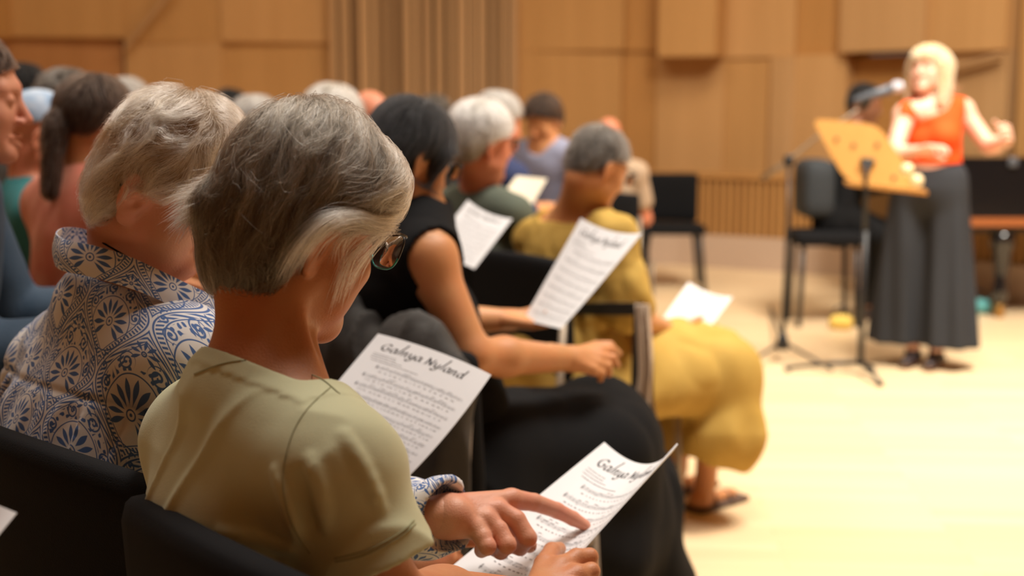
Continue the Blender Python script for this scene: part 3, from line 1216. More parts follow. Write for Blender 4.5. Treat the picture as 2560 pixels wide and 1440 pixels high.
T1, T2, T3, T4 = (1, 1, 1), (1.08, 1.12, 1.25), (.92, .84, .70), (1.02, 1.10, 1.35)
W0 = -2000
for a in [
    (-1500, -1080, W0, 900, .03, .06, .04, .08, T1), (-1080, -700, W0, 900, .08, .02, .04, .04, T2), (3100, 3800, W0, 900, .04, .08, .02, .05, T2), (3800, 4700, W0, 900, .06, .02, .02, .05, T1),
    (-700, -330, W0, 95, .05, .05, .05, .05, T1), (-330, 40, W0, 95, .12, .02, .10, .04, T3), (40, 318, W0, 95, .06, .02, .05, .02, T1),
    (-700, -100, 95, 900, .0, .0, .02, .02, T3), (-100, 312, 95, 900, -.04, -.04, -.04, -.04, (.86, .74, .74)),
    (318, 560, W0, 108, .02, .16, .10, .02, T1), (560, 830, W0, 108, .05, .12, .05, .12, T2), (318, 560, 108, 900, .0, .10, .06, .06, T2), (560, 830, 108, 900, .06, .02, .14, .06, T1),
    (1290, 1560, W0, 128, .10, .04, .12, .02, T1), (1290, 1555, 128, 900, .02, .08, .06, .02, T1),
    (1560, 1650, W0, 128, .02, .0, .02, .0, T3), (1555, 1640, 128, 900, -.02, -.02, -.02, -.02, T3),
    (1650, 1812, W0, 145, .14, .16, .30, .30, T1), (1640, 1812, 145, 900, .0, .02, .08, .04, T2),
    (1812, 1985, W0, 145, .04, .10, .02, .02, T2), (1812, 1930, 145, 900, .0, .0, .03, .03, T1), (1930, 1990, 145, 900, .06, .08, .06, .08, T4),
    (1985, 2118, W0, 138, -.02, -.02, -.02, -.02, T3), (1990, 2126, 138, 900, .06, .08, .05, .06, T2),
    (2118, 2330, W0, 130, .14, .10, .16, .16, T4), (2330, 2530, W0, 130, .08, .12, .14, .10, T2),
    (2126, 2285, 140, 900, -.05, -.05, -.02, -.02, T3), (2285, 2530, 130, 900, .02, .10, .04, .06, T4),
    (2530, 2552, W0, 900, -.12, -.12, -.12, -.12, T3), (2552, 3100, W0, 900, .05, .05, .05, .05, T1),
]:
    panel(*a)
wb = wm.build('wall_back', M_wall, smooth=False)
ca = wb.data.color_attributes.new('tone', 'FLOAT_COLOR', 'POINT')
ca.data.foreach_set('color', np.array([(*t, 1) for t in tones], np.float32).ravel())
tag(wb, kind='structure')
# diagonal strip across the upper left panels and on the far right one
mb = MB()
for (xa, ya, xb, yb, w_) in ((318, 132, 452, -20, .05), (2285, 205, 2530, 140, .025)):
    pa, pb = wall_pt(xa, zat(ya, xa), .10), wall_pt(xb, zat(yb, xb), .20)
    u = np.array([0, 0, w_])
    n = nrm(np.cross(pb - pa, [0, 0, 1])) * -.05
    mb.add([pa, pb, pb + u, pa + u, pa + n, pb + n, pb + u + n, pa + u + n], [(0, 1, 2, 3), (7, 6, 5, 4), (0, 4, 5, 1), (1, 5, 6, 2), (2, 6, 7, 3), (3, 7, 4, 0)])
tag(mb.build('trim_1', M_slat, smooth=False), kind='structure')
# the slatted bay
mb = MB()
x = 832.0
i = 0
rs = random.Random(4)
while x < 1285:
    w_ = rs.choice([12, 16, 20, 26, 15])
    dp = rs.choice([.05, .12, .18, .09])
    a, b = wall_pt(x, 0, dp), wall_pt(x + w_, 0, dp)
    a2, b2 = wall_pt(x, 0, -.1), wall_pt(x + w_, 0, -.1)
    h0, h1 = 0, 6.5
    mb.add([(*a[:2], h0), (*b[:2], h0), (*b2[:2], h0), (*a2[:2], h0), (*a[:2], h1), (*b[:2], h1), (*b2[:2], h1), (*a2[:2], h1)],
           [(0, 1, 5, 4), (1, 2, 6, 5), (2, 3, 7, 6), (3, 0, 4, 7), (4, 5, 6, 7), (3, 2, 1, 0)])
    x += w_ + rs.choice([6, 8, 10])
    i += 1
tag(mb.build('trim_2', M_slat, smooth=False), kind='structure')
a, b = wall_pt(828, 0, -.02), wall_pt(1290, 0, -.02)
n = np.array([0, .1, 0])
mb = MB().add([(*a[:2], 0), (*b[:2], 0), (*(b + n)[:2], 0), (*(a + n)[:2], 0), (*a[:2], 6.5), (*b[:2], 6.5), (*(b + n)[:2], 6.5), (*(a + n)[:2], 6.5)],
              [(0, 1, 5, 4), (1, 2, 6, 5), (2, 3, 7, 6), (3, 0, 4, 7), (4, 5, 6, 7), (3, 2, 1, 0)])
tag(mb.build('trim_3', M_slatdark, smooth=False), kind='structure')
# low slatted screen and plinth at the foot of the stage wall
mb, mc = MB(), MB()
sx = [1330 + 18 * k for k in range(128)]
dcol = lambda px: np.interp(px, [1330, 1700, 2100, 2450, 3130, 3650], [11.0, 10.7, 10.0, 8.75, 7.3, 6.7])
zt, zb = 0.74, .27
for k, px in enumerate(sx[:-1]):
    a, b = P(px, 270, dcol(px)), P(px + 12, 270, dcol(px + 12))
    t = nrm((b - a) * [1, 1, 0])
    n = np.array([-t[1], t[0], 0]) * .06
    if n[1] < 0:
        n = -n
    V = [(*a[:2], zb), (*b[:2], zb), (*(b + n)[:2], zb), (*(a + n)[:2], zb), (*a[:2], zt), (*b[:2], zt), (*(b + n)[:2], zt), (*(a + n)[:2], zt)]
    mb.add(V, [(0, 1, 5, 4), (1, 2, 6, 5), (2, 3, 7, 6), (3, 0, 4, 7), (4, 5, 6, 7), (3, 2, 1, 0)])
    b = P(px + 18, 270, dcol(px + 18))
    for (z0, z1, o_, M_) in ((zb, zt, .045, mb), (zt, zt + .05, -.02, mb), (0, zb, -.03, mc)):
        a1, b1 = a + n / .06 * o_, b + n / .06 * o_
        a2, b2 = a + n / .06 * .14, b + n / .06 * .14
        M_.add([(*a1[:2], z0), (*b1[:2], z0), (*b2[:2], z0), (*a2[:2], z0), (*a1[:2], z1), (*b1[:2], z1), (*b2[:2], z1), (*a2[:2], z1)],
               [(0, 1, 5, 4), (2, 3, 7, 6), (4, 5, 6, 7), (3, 2, 1, 0)])
tag(mb.build('trim_4', M_wains, smooth=False), kind='structure')
tag(mc.build('baseboard_back', M_plinth, smooth=False), kind='structure')
# side walls and ceiling, out of the frame, close the hall
M_white = mat('ceiling_paint', (.62, .55, .46), .8)


def slab(name, x0, x1, y0, y1, z0, z1, m):
    o = MB().add([(x0, y0, z0), (x1, y0, z0), (x1, y1, z0), (x0, y1, z0), (x0, y0, z1), (x1, y0, z1), (x1, y1, z1), (x0, y1, z1)],
                 [(0, 1, 5, 4), (1, 2, 6, 5), (2, 3, 7, 6), (3, 0, 4, 7), (4, 5, 6, 7), (3, 2, 1, 0)]).build(name, m, smooth=False)
    tag(o, kind='structure')


slab('ceiling', -9, 9, -3, 13, 6.6, 6.7, M_white)
slab('wall_left', -8.1, -8.0, -3, 13, 0, 6.7, M_wains)
slab('wall_right', 6.75, 6.85, -3, 13, 0, 6.7, M_wains)
slab('wall_front', -9, 9, -3.1, -3, 0, 6.7, M_wains)

# ================================================================== sheets of music
M_paper = mat('white_paper', (.80, .81, .83), .7, spec=.25)
M_cream = mat('cream_paper', (.78, .70, .55), .8, spec=.2)
M_ink = mat('black_ink', (.03, .03, .035), .7, spec=.2)
M_inkgrey = mat('grey_ink', (.22, .22, .23), .7, spec=.2)

GLYPH = {
    'G': (1.45, [[(1.15, 1.30), (.95, 1.55), (.55, 1.5), (.12, 1.0), (.15, .35), (.55, .0), (1.0, .12), (1.12, .65), (1.0, .72), (.72, .66)]]),
    'a': (1.15, [[(.80, .92), (.5, 1.0), (.12, .65), (.15, .12), (.45, .02), (.78, .45), (.88, 1.0), (.84, .3), (.95, .02), (1.1, .15)]]),
    'l': (.62, [[(.62, 2.5), (.40, 1.5), (.16, .05)], [(.45, 2.42), (.66, 2.55)]]),
    'n': (1.10, [[(.12, .98), (.14, .5), (.08, .0)], [(.14, .6), (.40, .95), (.68, .9), (.66, .4), (.72, .03), (.92, .15)]]),
    'y': (1.05, [[(.05, .98), (.16, .9), (.18, .25), (.42, .03), (.72, .4), (.82, .98)], [(.82, .98), (.74, .0), (.50, -.6), (.1, -.62), (.05, -.4)]]),
    'N': (1.40, [[(.0, .02), (.2, .2), (.28, 1.5)], [(.12, 1.55), (.35, 1.3), (.95, .05)], [(.95, .05), (1.02, .9), (1.15, 1.55)]]),
    'd': (1.2, [[(.80, .85), (.5, 1.0), (.12, .65), (.15, .12), (.45, .02), (.78, .45)], [(1.02, 2.0), (.88, 1.0), (.84, .2), (1.0, .02)]]),
    ' ': (.8, []),
}


def nib_text(word, x, y, h, k=.11, slant=.12):
    """broad-nib lettering as quads in page coordinates (metres)"""
    quads = []
    for ch in word:
        adv, strokes = GLYPH[ch]
        for st in strokes:
            pts = [q for q in spline([(a + slant * b, b, 0) for a, b in st], 5)]
            nv = np.array([math.cos(math.radians(40)), math.sin(math.radians(40))]) * k
            for i in range(len(pts) - 1):
                a, b = pts[i][:2], pts[i + 1][:2]
                t = nrm(b - a)
                pr = np.array([-t[1], t[0]]) * .028
                sg = 1 if nv @ pr > 0 else -1
                o_ = nv + pr * sg
                q = [a + o_, b + o_, b - o_, a - o_]
                quads.append([(x + c[0] * h, y + c[1] * h) for c in q])
        x += adv * h
    return quads, x


def page_content(W, H, title=True, seed=1, rows=8, top=.26):
    """quads (title), quads (notes): origin at the top-left corner, x right, y down"""
    r = random.Random(seed)
    ti, no = [], []
    if title:
        q, x = nib_text('Galnya', W * .10, -H * .125, .0112)
        q2, x = nib_text('Nyland', x + .006, -H * .125, .0112)
        ti = q + q2
    bar = lambda x0, y0, x1, y1: no.append([(x0, y0), (x1, y0), (x1, y1), (x0, y1)])
    for k in range(3):                                      # small credits: words as short strokes
        x = W * .08
        while x < W * (.27 + .06 * (k == 2)):
            w_ = r.uniform(.0012, .004)
            bar(x, -H * (.165 + .018 * k), x + w_, -H * (.165 + .018 * k) - .0012)
            x += w_ + .0014
    x = W * .10
    while x < W * .5:
        w_ = r.uniform(.0015, .005)
        bar(x, -H * .222, x + w_, -H * .222 - .0014)
        x += w_ + .0016
    for s_ in range(rows):
        y0 = -H * (top + s_ * (.97 - top) / rows)
        xa = W * (.12 if s_ else .17)
        for k in range(5):
            bar(xa, y0 - k * .0014, W * .93, y0 - k * .0014 - .00022)
        bar(xa + .002, y0 + .002, xa + .0032, y0 - .0075)
        bar(xa + .0008, y0 - .003, xa + .0045, y0 - .0042)
        x = xa + .012
        while x < W * .91:
            yy = y0 - r.randint(0, 4) * .0014
            bar(x, yy, x + .0017, yy - .0013)
            up = r.random() < .6
            bar(x + (.0014 if up else 0), yy + (.0048 if up else 0), x + (.0017 if up else .0003), yy - (0 if up else .005))
            if r.random() < .3:
                bar(x, yy + .0048, x + .007, yy + .0040)
            x += r.uniform(.004, .009)
            if r.random() < .15:
                bar(x, y0, x + .0003, y0 - .0058)
                x += .003
        x = xa + .010
        while x < W * .9:
            w_ = r.uniform(.002, .006)
            bar(x, y0 - .0125, x + w_, y0 - .0139)
            x += w_ + r.uniform(.002, .007)
    return ti, no


def coons(tl, tr, br, bl, top=None, right=None, bottom=None, left=None):
    """surface patch from corners, with bow points at the middle of the edges"""
    tl, tr, br, bl = [np.array(q, float) for q in (tl, tr, br, bl)]

    def edge(a, m, b):
        if m is None:
            return lambda t: a + (b - a) * t
        c = 2 * np.array(m, float) - (a + b) / 2
        return lambda t: a * (1 - t) ** 2 + 2 * c * t * (1 - t) + b * t * t
    eT, eB, eL, eR = edge(tl, top, tr), edge(bl, bottom, br), edge(tl, left, bl), edge(tr, right, br)

    def S(u, v):                                           # u to the right, v downwards
        return ((1 - v) * eT(u) + v * eB(u) + (1 - u) * eL(v) + u * eR(v)
                - ((1 - u) * (1 - v) * tl + u * (1 - v) * tr + (1 - u) * v * bl + u * v * br))
    return S


def sheet(name, S, label, cat, W=.21, H=.297, thick=.0005, m=None, title=True, notes=True, seed=1, group=None, n=22, rows=8, face=1, top=.26):
    m = m or M_paper
    V, F = [], []
    N = n + 1
    Pg = [[S(i / n, j / n) for i in range(N)] for j in range(N)]

    def normal(u, v):
        e = .004
        a = S(min(u + e, 1), v) - S(max(u - e, 0), v)
        b = S(u, min(v + e, 1)) - S(u, max(v - e, 0))
        return nrm(np.cross(a, b)) * -1 * face
    for j in range(N):
        for i in range(N):
            nn = normal(i / n, j / n)
            V.append(Pg[j][i])
            V.append(Pg[j][i] - nn * thick)
    id_ = lambda i, j, k: 2 * (j * N + i) + k
    for j in range(n):
        for i in range(n):
            F.append((id_(i, j, 0), id_(i, j + 1, 0), id_(i + 1, j + 1, 0), id_(i + 1, j, 0)))
            F.append((id_(i, j, 1), id_(i + 1, j, 1), id_(i + 1, j + 1, 1), id_(i, j + 1, 1)))
    for k in range(n):
        F.append((id_(k, 0, 0), id_(k + 1, 0, 0), id_(k + 1, 0, 1), id_(k, 0, 1)))
        F.append((id_(k, n, 1), id_(k + 1, n, 1), id_(k + 1, n, 0), id_(k, n, 0)))
        F.append((id_(0, k, 1), id_(0, k + 1, 1), id_(0, k + 1, 0), id_(0, k, 0)))
        F.append((id_(n, k, 0), id_(n, k + 1, 0), id_(n, k + 1, 1), id_(n, k, 1)))
    o = MB().add(V, F).build(name, m, auto=50)
    tag(o, label, cat, group)
    ti, no = page_content(W, H, title, seed, rows, top)
    for nm, qs, mm in (('title_lettering', ti if title else [], M_ink), ('printed_music', no if notes else [], M_inkgrey)):
        if not qs:
            continue
        mb = MB()
        for q in qs:
            parts = [q]
            xs = [c[0] for c in q]
            if max(xs) - min(xs) > .02:                    # long lines follow the bend of the sheet
                k = int((max(xs) - min(xs)) / .008) + 1
                x0, x1 = min(xs), max(xs)
                parts = []
                for a in range(k):
                    xa, xb = x0 + (x1 - x0) * a / k, x0 + (x1 - x0) * (a + 1) / k
                    parts.append([(xa, q[0][1]), (xb, q[1][1]), (xb, q[2][1]), (xa, q[3][1])])
            for q2 in parts:
                cx, cy = sum(c[0] for c in q2) / 4 / W, -sum(c[1] for c in q2) / 4 / H
                if not (0 <= cx <= 1 and 0 <= cy <= 1):
                    continue
                nn = normal(cx, cy) * .0004
                mb.add([S(c[0] / W, -c[1] / H) + nn for c in q2], [(0, 1, 2, 3)])
        if mb.f:
            mb.build(nm, mm, o, smooth=False)
    return o


# the booklet in the front woman's hands: the right strip of the page stands up
bk = coons(P(1511, 1105, 2.00), P(1692, 1108, 1.86), P(1372, 1465, 1.66), P(1118, 1425, 1.75), top=P(1612, 1160, 1.93), bottom=P(1255, 1500, 1.70))


def booklet_page(u, v, lift=0.0):
    p = bk(u, v)
    return p + np.array([0, 0, lift])


sheet('song_booklet', booklet_page, 'open song booklet held by the person in sage green, a finger pointing at it', 'booklet',
      thick=.0025, seed=3, n=30)
sheet('sheet_music', coons(P(945, 834, 2.10), P(1228, 937, 2.00), P(1020, 1192, 1.93), P(735, 1085, 2.03), top=P(1092, 878, 2.045), right=P(1128, 1072, 1.95)),
      'white music sheet with a bold title, seen past the green t-shirt shoulder', 'sheet music', seed=5)
sheet('sheet_music', coons(P(1452, 545, 3.10), P(1606, 582, 2.92), P(1402, 822, 2.86), P(1308, 800, 3.04), top=P(1530, 578, 3.01), right=P(1490, 722, 2.88)),
      'white music sheet held by the person in the sleeveless black dress', 'sheet music', seed=6)
sheet('sheet_music', coons(P(1170, 500, 3.55), P(1281, 547, 3.40), P(1186, 672, 3.34), P(1075, 622, 3.50), top=P(1220, 532, 3.47)),
      'small white music sheet in front of the grey-green jumper', 'sheet music', seed=7)
sheet('sheet_music', coons(P(1722, 706, 4.5), P(1832, 742, 4.3), P(1768, 828, 4.25), P(1650, 806, 4.42), top=P(1775, 733, 4.4)),
      'white music sheet held over the lap of the mustard dress', 'sheet music', seed=8)
sheet('sheet_music', coons(P(1292, 440, 4.9), P(1368, 447, 4.8), P(1330, 512, 4.75), P(1262, 480, 4.85)),
      'blank cream sheet held below the man in the grey-blue shirt', 'sheet music', m=M_cream, title=False, notes=False)
sheet('sheet_music', coons(P(-80, 1232, 1.12), P(42, 1282, 1.08), P(-10, 1345, 1.06), P(-150, 1390, 1.10)),
      'corner of a white sheet poking in at the lower left edge', 'sheet music', title=False, notes=False)


# ================================================================== the woman in the blue patterned shirt
class X:
    """arithmetic on shader sockets"""
    nt = None

    def __init__(s, v):
        s.v = v

    @staticmethod
    def op(o, *a):
        n = X.nt.nodes.new('ShaderNodeMath')
        n.operation = o
        for i, q in enumerate(a):
            q = q.v if isinstance(q, X) else q
            if isinstance(q, (int, float)):
                n.inputs[i].default_value = q
            else:
                X.nt.links.new(q, n.inputs[i])
        return X(n.outputs[0])
    def __add__(a, b): return X.op('ADD', a, b)
    def __radd__(a, b): return X.op('ADD', b, a)
    def __sub__(a, b): return X.op('SUBTRACT', a, b)
    def __rsub__(a, b): return X.op('SUBTRACT', b, a)
    def __mul__(a, b): return X.op('MULTIPLY', a, b)
    def __rmul__(a, b): return X.op('MULTIPLY', b, a)
    def __truediv__(a, b): return X.op('DIVIDE', a, b)
    def __neg__(a): return X.op('MULTIPLY', a, -1.0)


def f1(o): return lambda *a: X.op(o, *a)
xabs, xmin, xmax, xcos, xsin, xatan2, xsqrt, xfloor, xmod, xfrac, xgt = [f1(o) for o in ('ABSOLUTE', 'MINIMUM', 'MAXIMUM', 'COSINE', 'SINE', 'ARCTAN2', 'SQRT', 'FLOOR', 'FLOORED_MODULO', 'FRACT', 'GREATER_THAN')]


def ornament_material():
    """blue ogee and palmette print on white cotton, in cloth coordinates (metres)"""
    m = mat('blue_print_cotton', (.8, .78, .75), .8, sheen=.1, spec=.2)
    X.nt = nt = m.node_tree
    at = nt.nodes.new('ShaderNodeAttribute')
    at.attribute_name = 'cloth'
    sp = nt.nodes.new('ShaderNodeSeparateXYZ')
    nt.links.new(at.outputs['Vector'], sp.inputs[0])
    u, v = X(sp.outputs[0]), X(sp.outputs[1])
    A, B = .058, .077
    # staggered lattice: pick the cell whose ogee holds the point
    def cell(ox, oy):
        x = xmod(u + (ox + A), 2 * A) - A
        y = xmod(v + (oy + B), 2 * B) - B
        e = A * .5 * (1 + xcos(y * (math.pi / B))) - xabs(x)
        return x, y, e
    x1, y1, e1 = cell(0.0, 0.0)
    x2, y2, e2 = cell(A, B)
    pick = xgt(e1, e2)
    mixv = lambda a, b: a * pick + b * (1 - pick)
    x, y, e = mixv(x1, x2), mixv(y1, y2), xmax(e1, e2)
    e = e * .82
    ax = xabs(x)
    line = lambda d, w: w - xabs(d)                         # > 0 on the line
    ink = xmax(line(e - .0022, .0009), line(e - .0115, .0007))
    hatch = xmin(xmin(e - .0040, .0098 - e), xsin((y + ax * .6) * (2 * math.pi / .0052)) * .001)
    ink = xmax(ink, hatch)

    def palmette(cx, cy, r0, r1, n, w, sgn=1.0):
        px, py = x - cx, (y - cy) * sgn
        r = xsqrt(px * px + py * py)
        th = xatan2(px, py)
        step = 2.5 * 2 / n
        k = xfloor(th / step + .5)
        k = xmax(xmin(k, float(n // 2)), float(-(n // 2)))
        dt = th - k * step
        s = r * xcos(dt)
        t = xabs(r * xsin(dt))
        q = xmax(xmin((s - r0) / (r1 - r0), 1.0), 0.0)
        wd = xsin(q * 3.05 + .05) * w * (.55 + .6 * q)
        petal = xmin(wd - t, xmin(s - r0, r1 - s))
        rings = line(r - r0 * .62, .0008)
        return xmax(petal, xmax(rings, r0 * .22 - r)), r
    p1, r1 = palmette(0.0, -.016, .0085, .030, 11, .0034)
    p2, r2 = palmette(0.0, .040, .0035, .0150, 7, .0021)
    ink = xmax(ink, p1)
    ink = xmax(ink, p2)
    ink = xmax(ink, line(r1 - .0335, .0007))
    # scrolls on either side
    def scroll(cx, cy, R, pitch, sg=1.0):
        px, py = ax - cx, y - cy
        r = xsqrt(px * px + py * py)
        th = xatan2(py, px) * (sg / (2 * math.pi))
        fr = xfrac(r / pitch - th)
        return xmin(.0011 * (1 - r / R * .4) - xabs(fr - .5) * pitch * .8, R - r)
    for c in ((.0165, .0265, .0105, .0056, 1.0), (.0385, -.001, .0085, .0048, -1.0), (.0125, -.0545, .0085, .0050, 1.0), (.047, .014, .0058, .0042, 1.0)):
        ink = xmax(ink, scroll(*c))
    # little leaves
    lf = xsin(u * 520.0 + xsin(v * 300.0) * 1.6) * xsin(v * 480.0 + xsin(u * 350.0) * 1.4)
    far = xmin(xmin(r1 - .0360, r2 - .0165), e - .0135)
    ink = xmax(ink, xmin(lf * .0016 - .00045, far))
    k = xmin(xmax(ink * 1800.0 + .5, 0.0), 1.0)
    mx = nt.nodes.new('ShaderNodeMix')
    mx.data_type = 'RGBA'
    nt.links.new(k.v, mx.inputs[0])
    mx.inputs[6].default_value = (.74, .73, .72, 1)
    mx.inputs[7].default_value = (.075, .15, .36, 1)
    nt.links.new(mx.outputs[2], nt.nodes['Principled BSDF'].inputs['Base Color'])
    return m


M_print = ornament_material()


def cloth_uv(o, fn):
    me = o.data
    V = np.empty(len(me.vertices) * 3, np.float32)
    me.vertices.foreach_get('co', V)
    uv = fn(V.reshape(-1, 3).astype(float))
    a = me.attributes.new('cloth', 'FLOAT_VECTOR', 'POINT')
    a.data.foreach_set('vector', np.concatenate([uv, np.zeros((len(uv), 1))], 1).astype(np.float32).ravel())


M_skin_rosy = skin_mat('pink_skin', (.64, .33, .21), (.66, .26, .17))
M_hair_bl_base = mat('blonde_grey_under', (.22, .15, .09), .7, var=(.34, .25, .16), vscale=50, bump=.5, bscale=300)
M_hair_bl = hair_strand_mat('blonde_grey_strand', [(.20, .13, .07), (.34, .25, .16), (.50, .40, .28), (.66, .56, .44), (.80, .73, .63), (.90, .85, .78)])

bw = empty('person', (-.55, 1.75, 0), 'person with wavy pale hair in a blue and white ornamental print shirt, pointing', 'person')
bj = J(P(285, 765, 1.72), 46, lean=16, girth=.95, sl=P(150, 925, 1.86), sr=P(470, 915, 1.62), er=P(740, 1340, 1.80), wr=P(1108, 1288, 1.68),
       el=P(330, 1250, 2.05), wl=P(800, 1150, 2.02), hip=(-.50, 1.62, .55))
BY = (86, 24, 4)
bh = Head(P(330, 500, 1.62) - yawR(*BY) @ np.array([.078, -.008, -.015]), *BY, s=.96, full=1.2, sq=1.16, ear=1.22, mouth_open=.002)


def px3(l):
    return [(P(a, b, c), r) for a, b, c, r in l]


point_hand = [
    px3([(1128, 1268, 1.695, .018), (1279, 1248, 1.745, .0135)]),                                      # metacarpals
    px3([(1128, 1286, 1.690, .019), (1243, 1275, 1.715, .0140)]),
    px3([(1128, 1304, 1.685, .018), (1215, 1298, 1.695, .0132)]),
    px3([(1130, 1316, 1.680, .016), (1190, 1322, 1.680, .0125)]),
    px3([(1279, 1248, 1.745, .0145), (1335, 1256, 1.765, .0122), (1392, 1276, 1.790, .0112), (1432, 1296, 1.800, .0102), (1462, 1313, 1.803, .0082)]),   # index
    px3([(1243, 1275, 1.715, .0145), (1290, 1300, 1.712, .0132), (1318, 1345, 1.705, .0128), (1300, 1368, 1.725, .0112), (1265, 1362, 1.745, .0100)]),   # middle
    px3([(1215, 1298, 1.695, .0138), (1246, 1326, 1.690, .0130), (1267, 1362, 1.680, .0125), (1252, 1378, 1.705, .0110), (1225, 1368, 1.725, .0098)]),
    px3([(1190, 1322, 1.680, .0128), (1206, 1343, 1.672, .0120), (1218, 1366, 1.665, .0116), (1204, 1376, 1.69, .0100)]),
    px3([(1140, 1290, 1.715, .018), (1215, 1310, 1.745, .0155), (1285, 1345, 1.755, .0125), (1324, 1364, 1.742, .0100)]),         # thumb under the curled fingers
]
body_mesh(bw, bj, bh, M_skin_rosy, vox=.007, hvox_head=.0026, hands=[(P(1112, 1290, 1.68), P(740, 1340, 1.80), point_hand)], hvox=.0015, neck_r=.050,
          neckpt=P(325, 705, 1.71), legs=False)
M_nail = mat('red_nail', (.35, .03, .05), .25, coat=.5)
nv, nf = rbox(P(1329, 1366, 1.738), (.010, .013, .004), .0018, yawR(60, 30, 30), (4, 4, 2))
MB().add(nv, nf).build('painted_nail', M_nail, bw)


def b_shirt(p):
    d = bj.torso(p, .014)
    d = smin(d, ell(p, (bj.sl + bj.sr) / 2 - bj.up * .16 - bj.n * .055, (.165, .075, .16), np.stack([bj.r, bj.n, bj.up], 1)), .05)
    S, E, Wr = bj.sr, bj.er, bj.wr
    ax = nrm(Wr - E)
    cuffend = Wr + ax * .014
    d = smin(d, rc(p, S, E, .062, .052), .03)
    fa = smax(rc(p, E, cuffend, .055, .0490), (p - cuffend) @ ax, .004)
    fa = np.maximum(fa, -np.maximum(rc(p, E, cuffend + ax * .05, .049, .0445), -((p - (cuffend - ax * .03)) @ ax)))
    d = np.minimum(d, fa)
    d = smin(d, rc(p, bj.sl, bj.el, .058, .055), .03)
    q = p @ np.stack([bj.r, bj.n, bj.up], 1)
    # gathers below the yoke
    below = np.clip((-(q[:, 2] - (bj.neck @ bj.up)) - .115) / .03, 0, 1) * np.clip((.34 + (q[:, 2] - (bj.neck @ bj.up))) / .15, 0, 1)
    g = np.abs(noise(q * [1, .3, .16], 30, 6))
    d = d - below * .010 * (1 - np.clip(g * 2.2, 0, 1)) + below * .004
    seam_ = np.exp(-((q[:, 2] - (bj.neck @ bj.up) + .118) / .004) ** 2) * .0035
    d = d + seam_
    w = noise(q * [1, .6, .7], 13, 14)
    d = d - .004 * np.clip(1 - 2.2 * np.abs(w), 0, 1)
    pl = (p - BNP) @ bnp
    rad = np.linalg.norm(np.cross(p - BNP, bnp), axis=1)
    d = smax(d, -smax(-pl, rad - .085, .01), .004)
    return d


BNP = P(300, 725, 1.70)
bnp = nrm(np.array([0, 0, .86]) + bj.f * .45)
V, F = surface(b_shirt, *bounds_of([bj.neck, bj.sl, bj.sr, bj.hip, bj.er, bj.wr, bj.el], .15), .0040)
shirt_b = mesh_np('shirt', V, F, bw, M_print)


def b_uv(p):
    q = (p - bj.neck) @ np.stack([bj.r, bj.n, bj.up], 1)
    ang = np.arctan2(q[:, 0], -(q[:, 1] - .06))
    u = ang * .165
    v = q[:, 2] * .85 + (q[:, 1] + .05) * .6
    out = np.stack([u, v], 1)
    ax = nrm(bj.wr - bj.er)
    s_ = np.cross(ax, [0, 0, 1])
    s_ = nrm(s_)
    t_ = np.cross(ax, s_)
    r = p - bj.er
    al = r @ ax
    onarm = (al > .03) & (np.linalg.norm(r - al[:, None] * ax, axis=1) < .065)
    out[onarm] = np.stack([np.arctan2(r @ s_, r @ t_)[onarm] * .042 * 1.47 + .03, al[onarm] * 1.0 + .01], 1)
    return out


cloth_uv(shirt_b, b_uv)
# the collar: a folded strip round the neck
rim = [(262, 590, 1.80), (205, 571, 1.80), (160, 569, 1.76), (140, 583, 1.71), (165, 600, 1.665), (235, 614, 1.64), (320, 640, 1.625), (400, 676, 1.625), (475, 712, 1.64), (546, 744, 1.67)]
low = [(262, 660, 1.81), (200, 660, 1.82), (152, 655, 1.79), (138, 662, 1.72), (160, 678, 1.655), (230, 693, 1.62), (310, 716, 1.605), (385, 744, 1.605), (455, 778, 1.62), (522, 800, 1.65)]
rimS, lowS = spline([P(*a) for a in rim], 6), spline([P(*a) for a in low], 6)
mbV, mbF = [], []
NC = 7
cen = P(300, 700, 1.70)
for i, (a, b) in enumerate(zip(rimS, lowS)):
    outw = nrm(((a + b) / 2 - cen) * [1, 1, 0])
    prof = []
    for k in range(NC):
        t = k / (NC - 1)
        prof.append(a + (b - a) * t + outw * (.005 * math.sin(math.pi * t) + .0005))
    for k in range(NC):
        t = 1 - k / (NC - 1)
        prof.append(a + (b - a) * t - outw * (.0012 - .003 * math.sin(math.pi * t)))
    mbV += prof
M2 = 2 * NC
for i in range(len(rimS) - 1):
    for k in range(M2):
        mbF.append((i * M2 + k, i * M2 + (k + 1) % M2, (i + 1) * M2 + (k + 1) % M2, (i + 1) * M2 + k))
mbF += [tuple(range(M2))[::-1], tuple((len(rimS) - 1) * M2 + k for k in range(M2))]
col = MB().add(mbV, mbF).build('collar', M_print, shirt_b, auto=60)
nC = len(mbV)
us = np.repeat(np.arange(len(rimS)) * .0078, M2)
vs = np.tile(np.concatenate([np.linspace(0, -.045, NC), np.linspace(-.045, 0, NC) - .03]), len(rimS))
a_ = col.data.attributes.new('cloth', 'FLOAT_VECTOR', 'POINT')
a_.data.foreach_set('vector', np.stack([us, vs, us * 0], 1).astype(np.float32).ravel())
MB().add(*tube(spline([P(215, 585, 1.70), P(262, 610, 1.655), P(330, 650, 1.635), P(400, 695, 1.64), P(470, 740, 1.67)], 6), .0013, 6)).build('neck_cord', M_black, bw)


def b_hair(q):
    d = ell(q, (0.0, .008, .040), (.092, .092, .101))
    d = smin(d, ell(q, (.0, .035, .090), (.060, .050, .042)), .03)
    d = smin(d, ell(q, (0, -.040, -.030), (.070, .042, .055)), .04)
    y, z = q[:, 1], q[:, 2]
    zl = np.interp(y, [-.040, -.026, -.008, .030, .075, .11], [-.10, -.045, .008, .000, .045, .075])
    d = smax(d, np.minimum(zl - z, 1), .012)
    d = smax(d, (-.088 + .35 * np.clip(y + .045, 0, 1)) - z, .012)
    return d


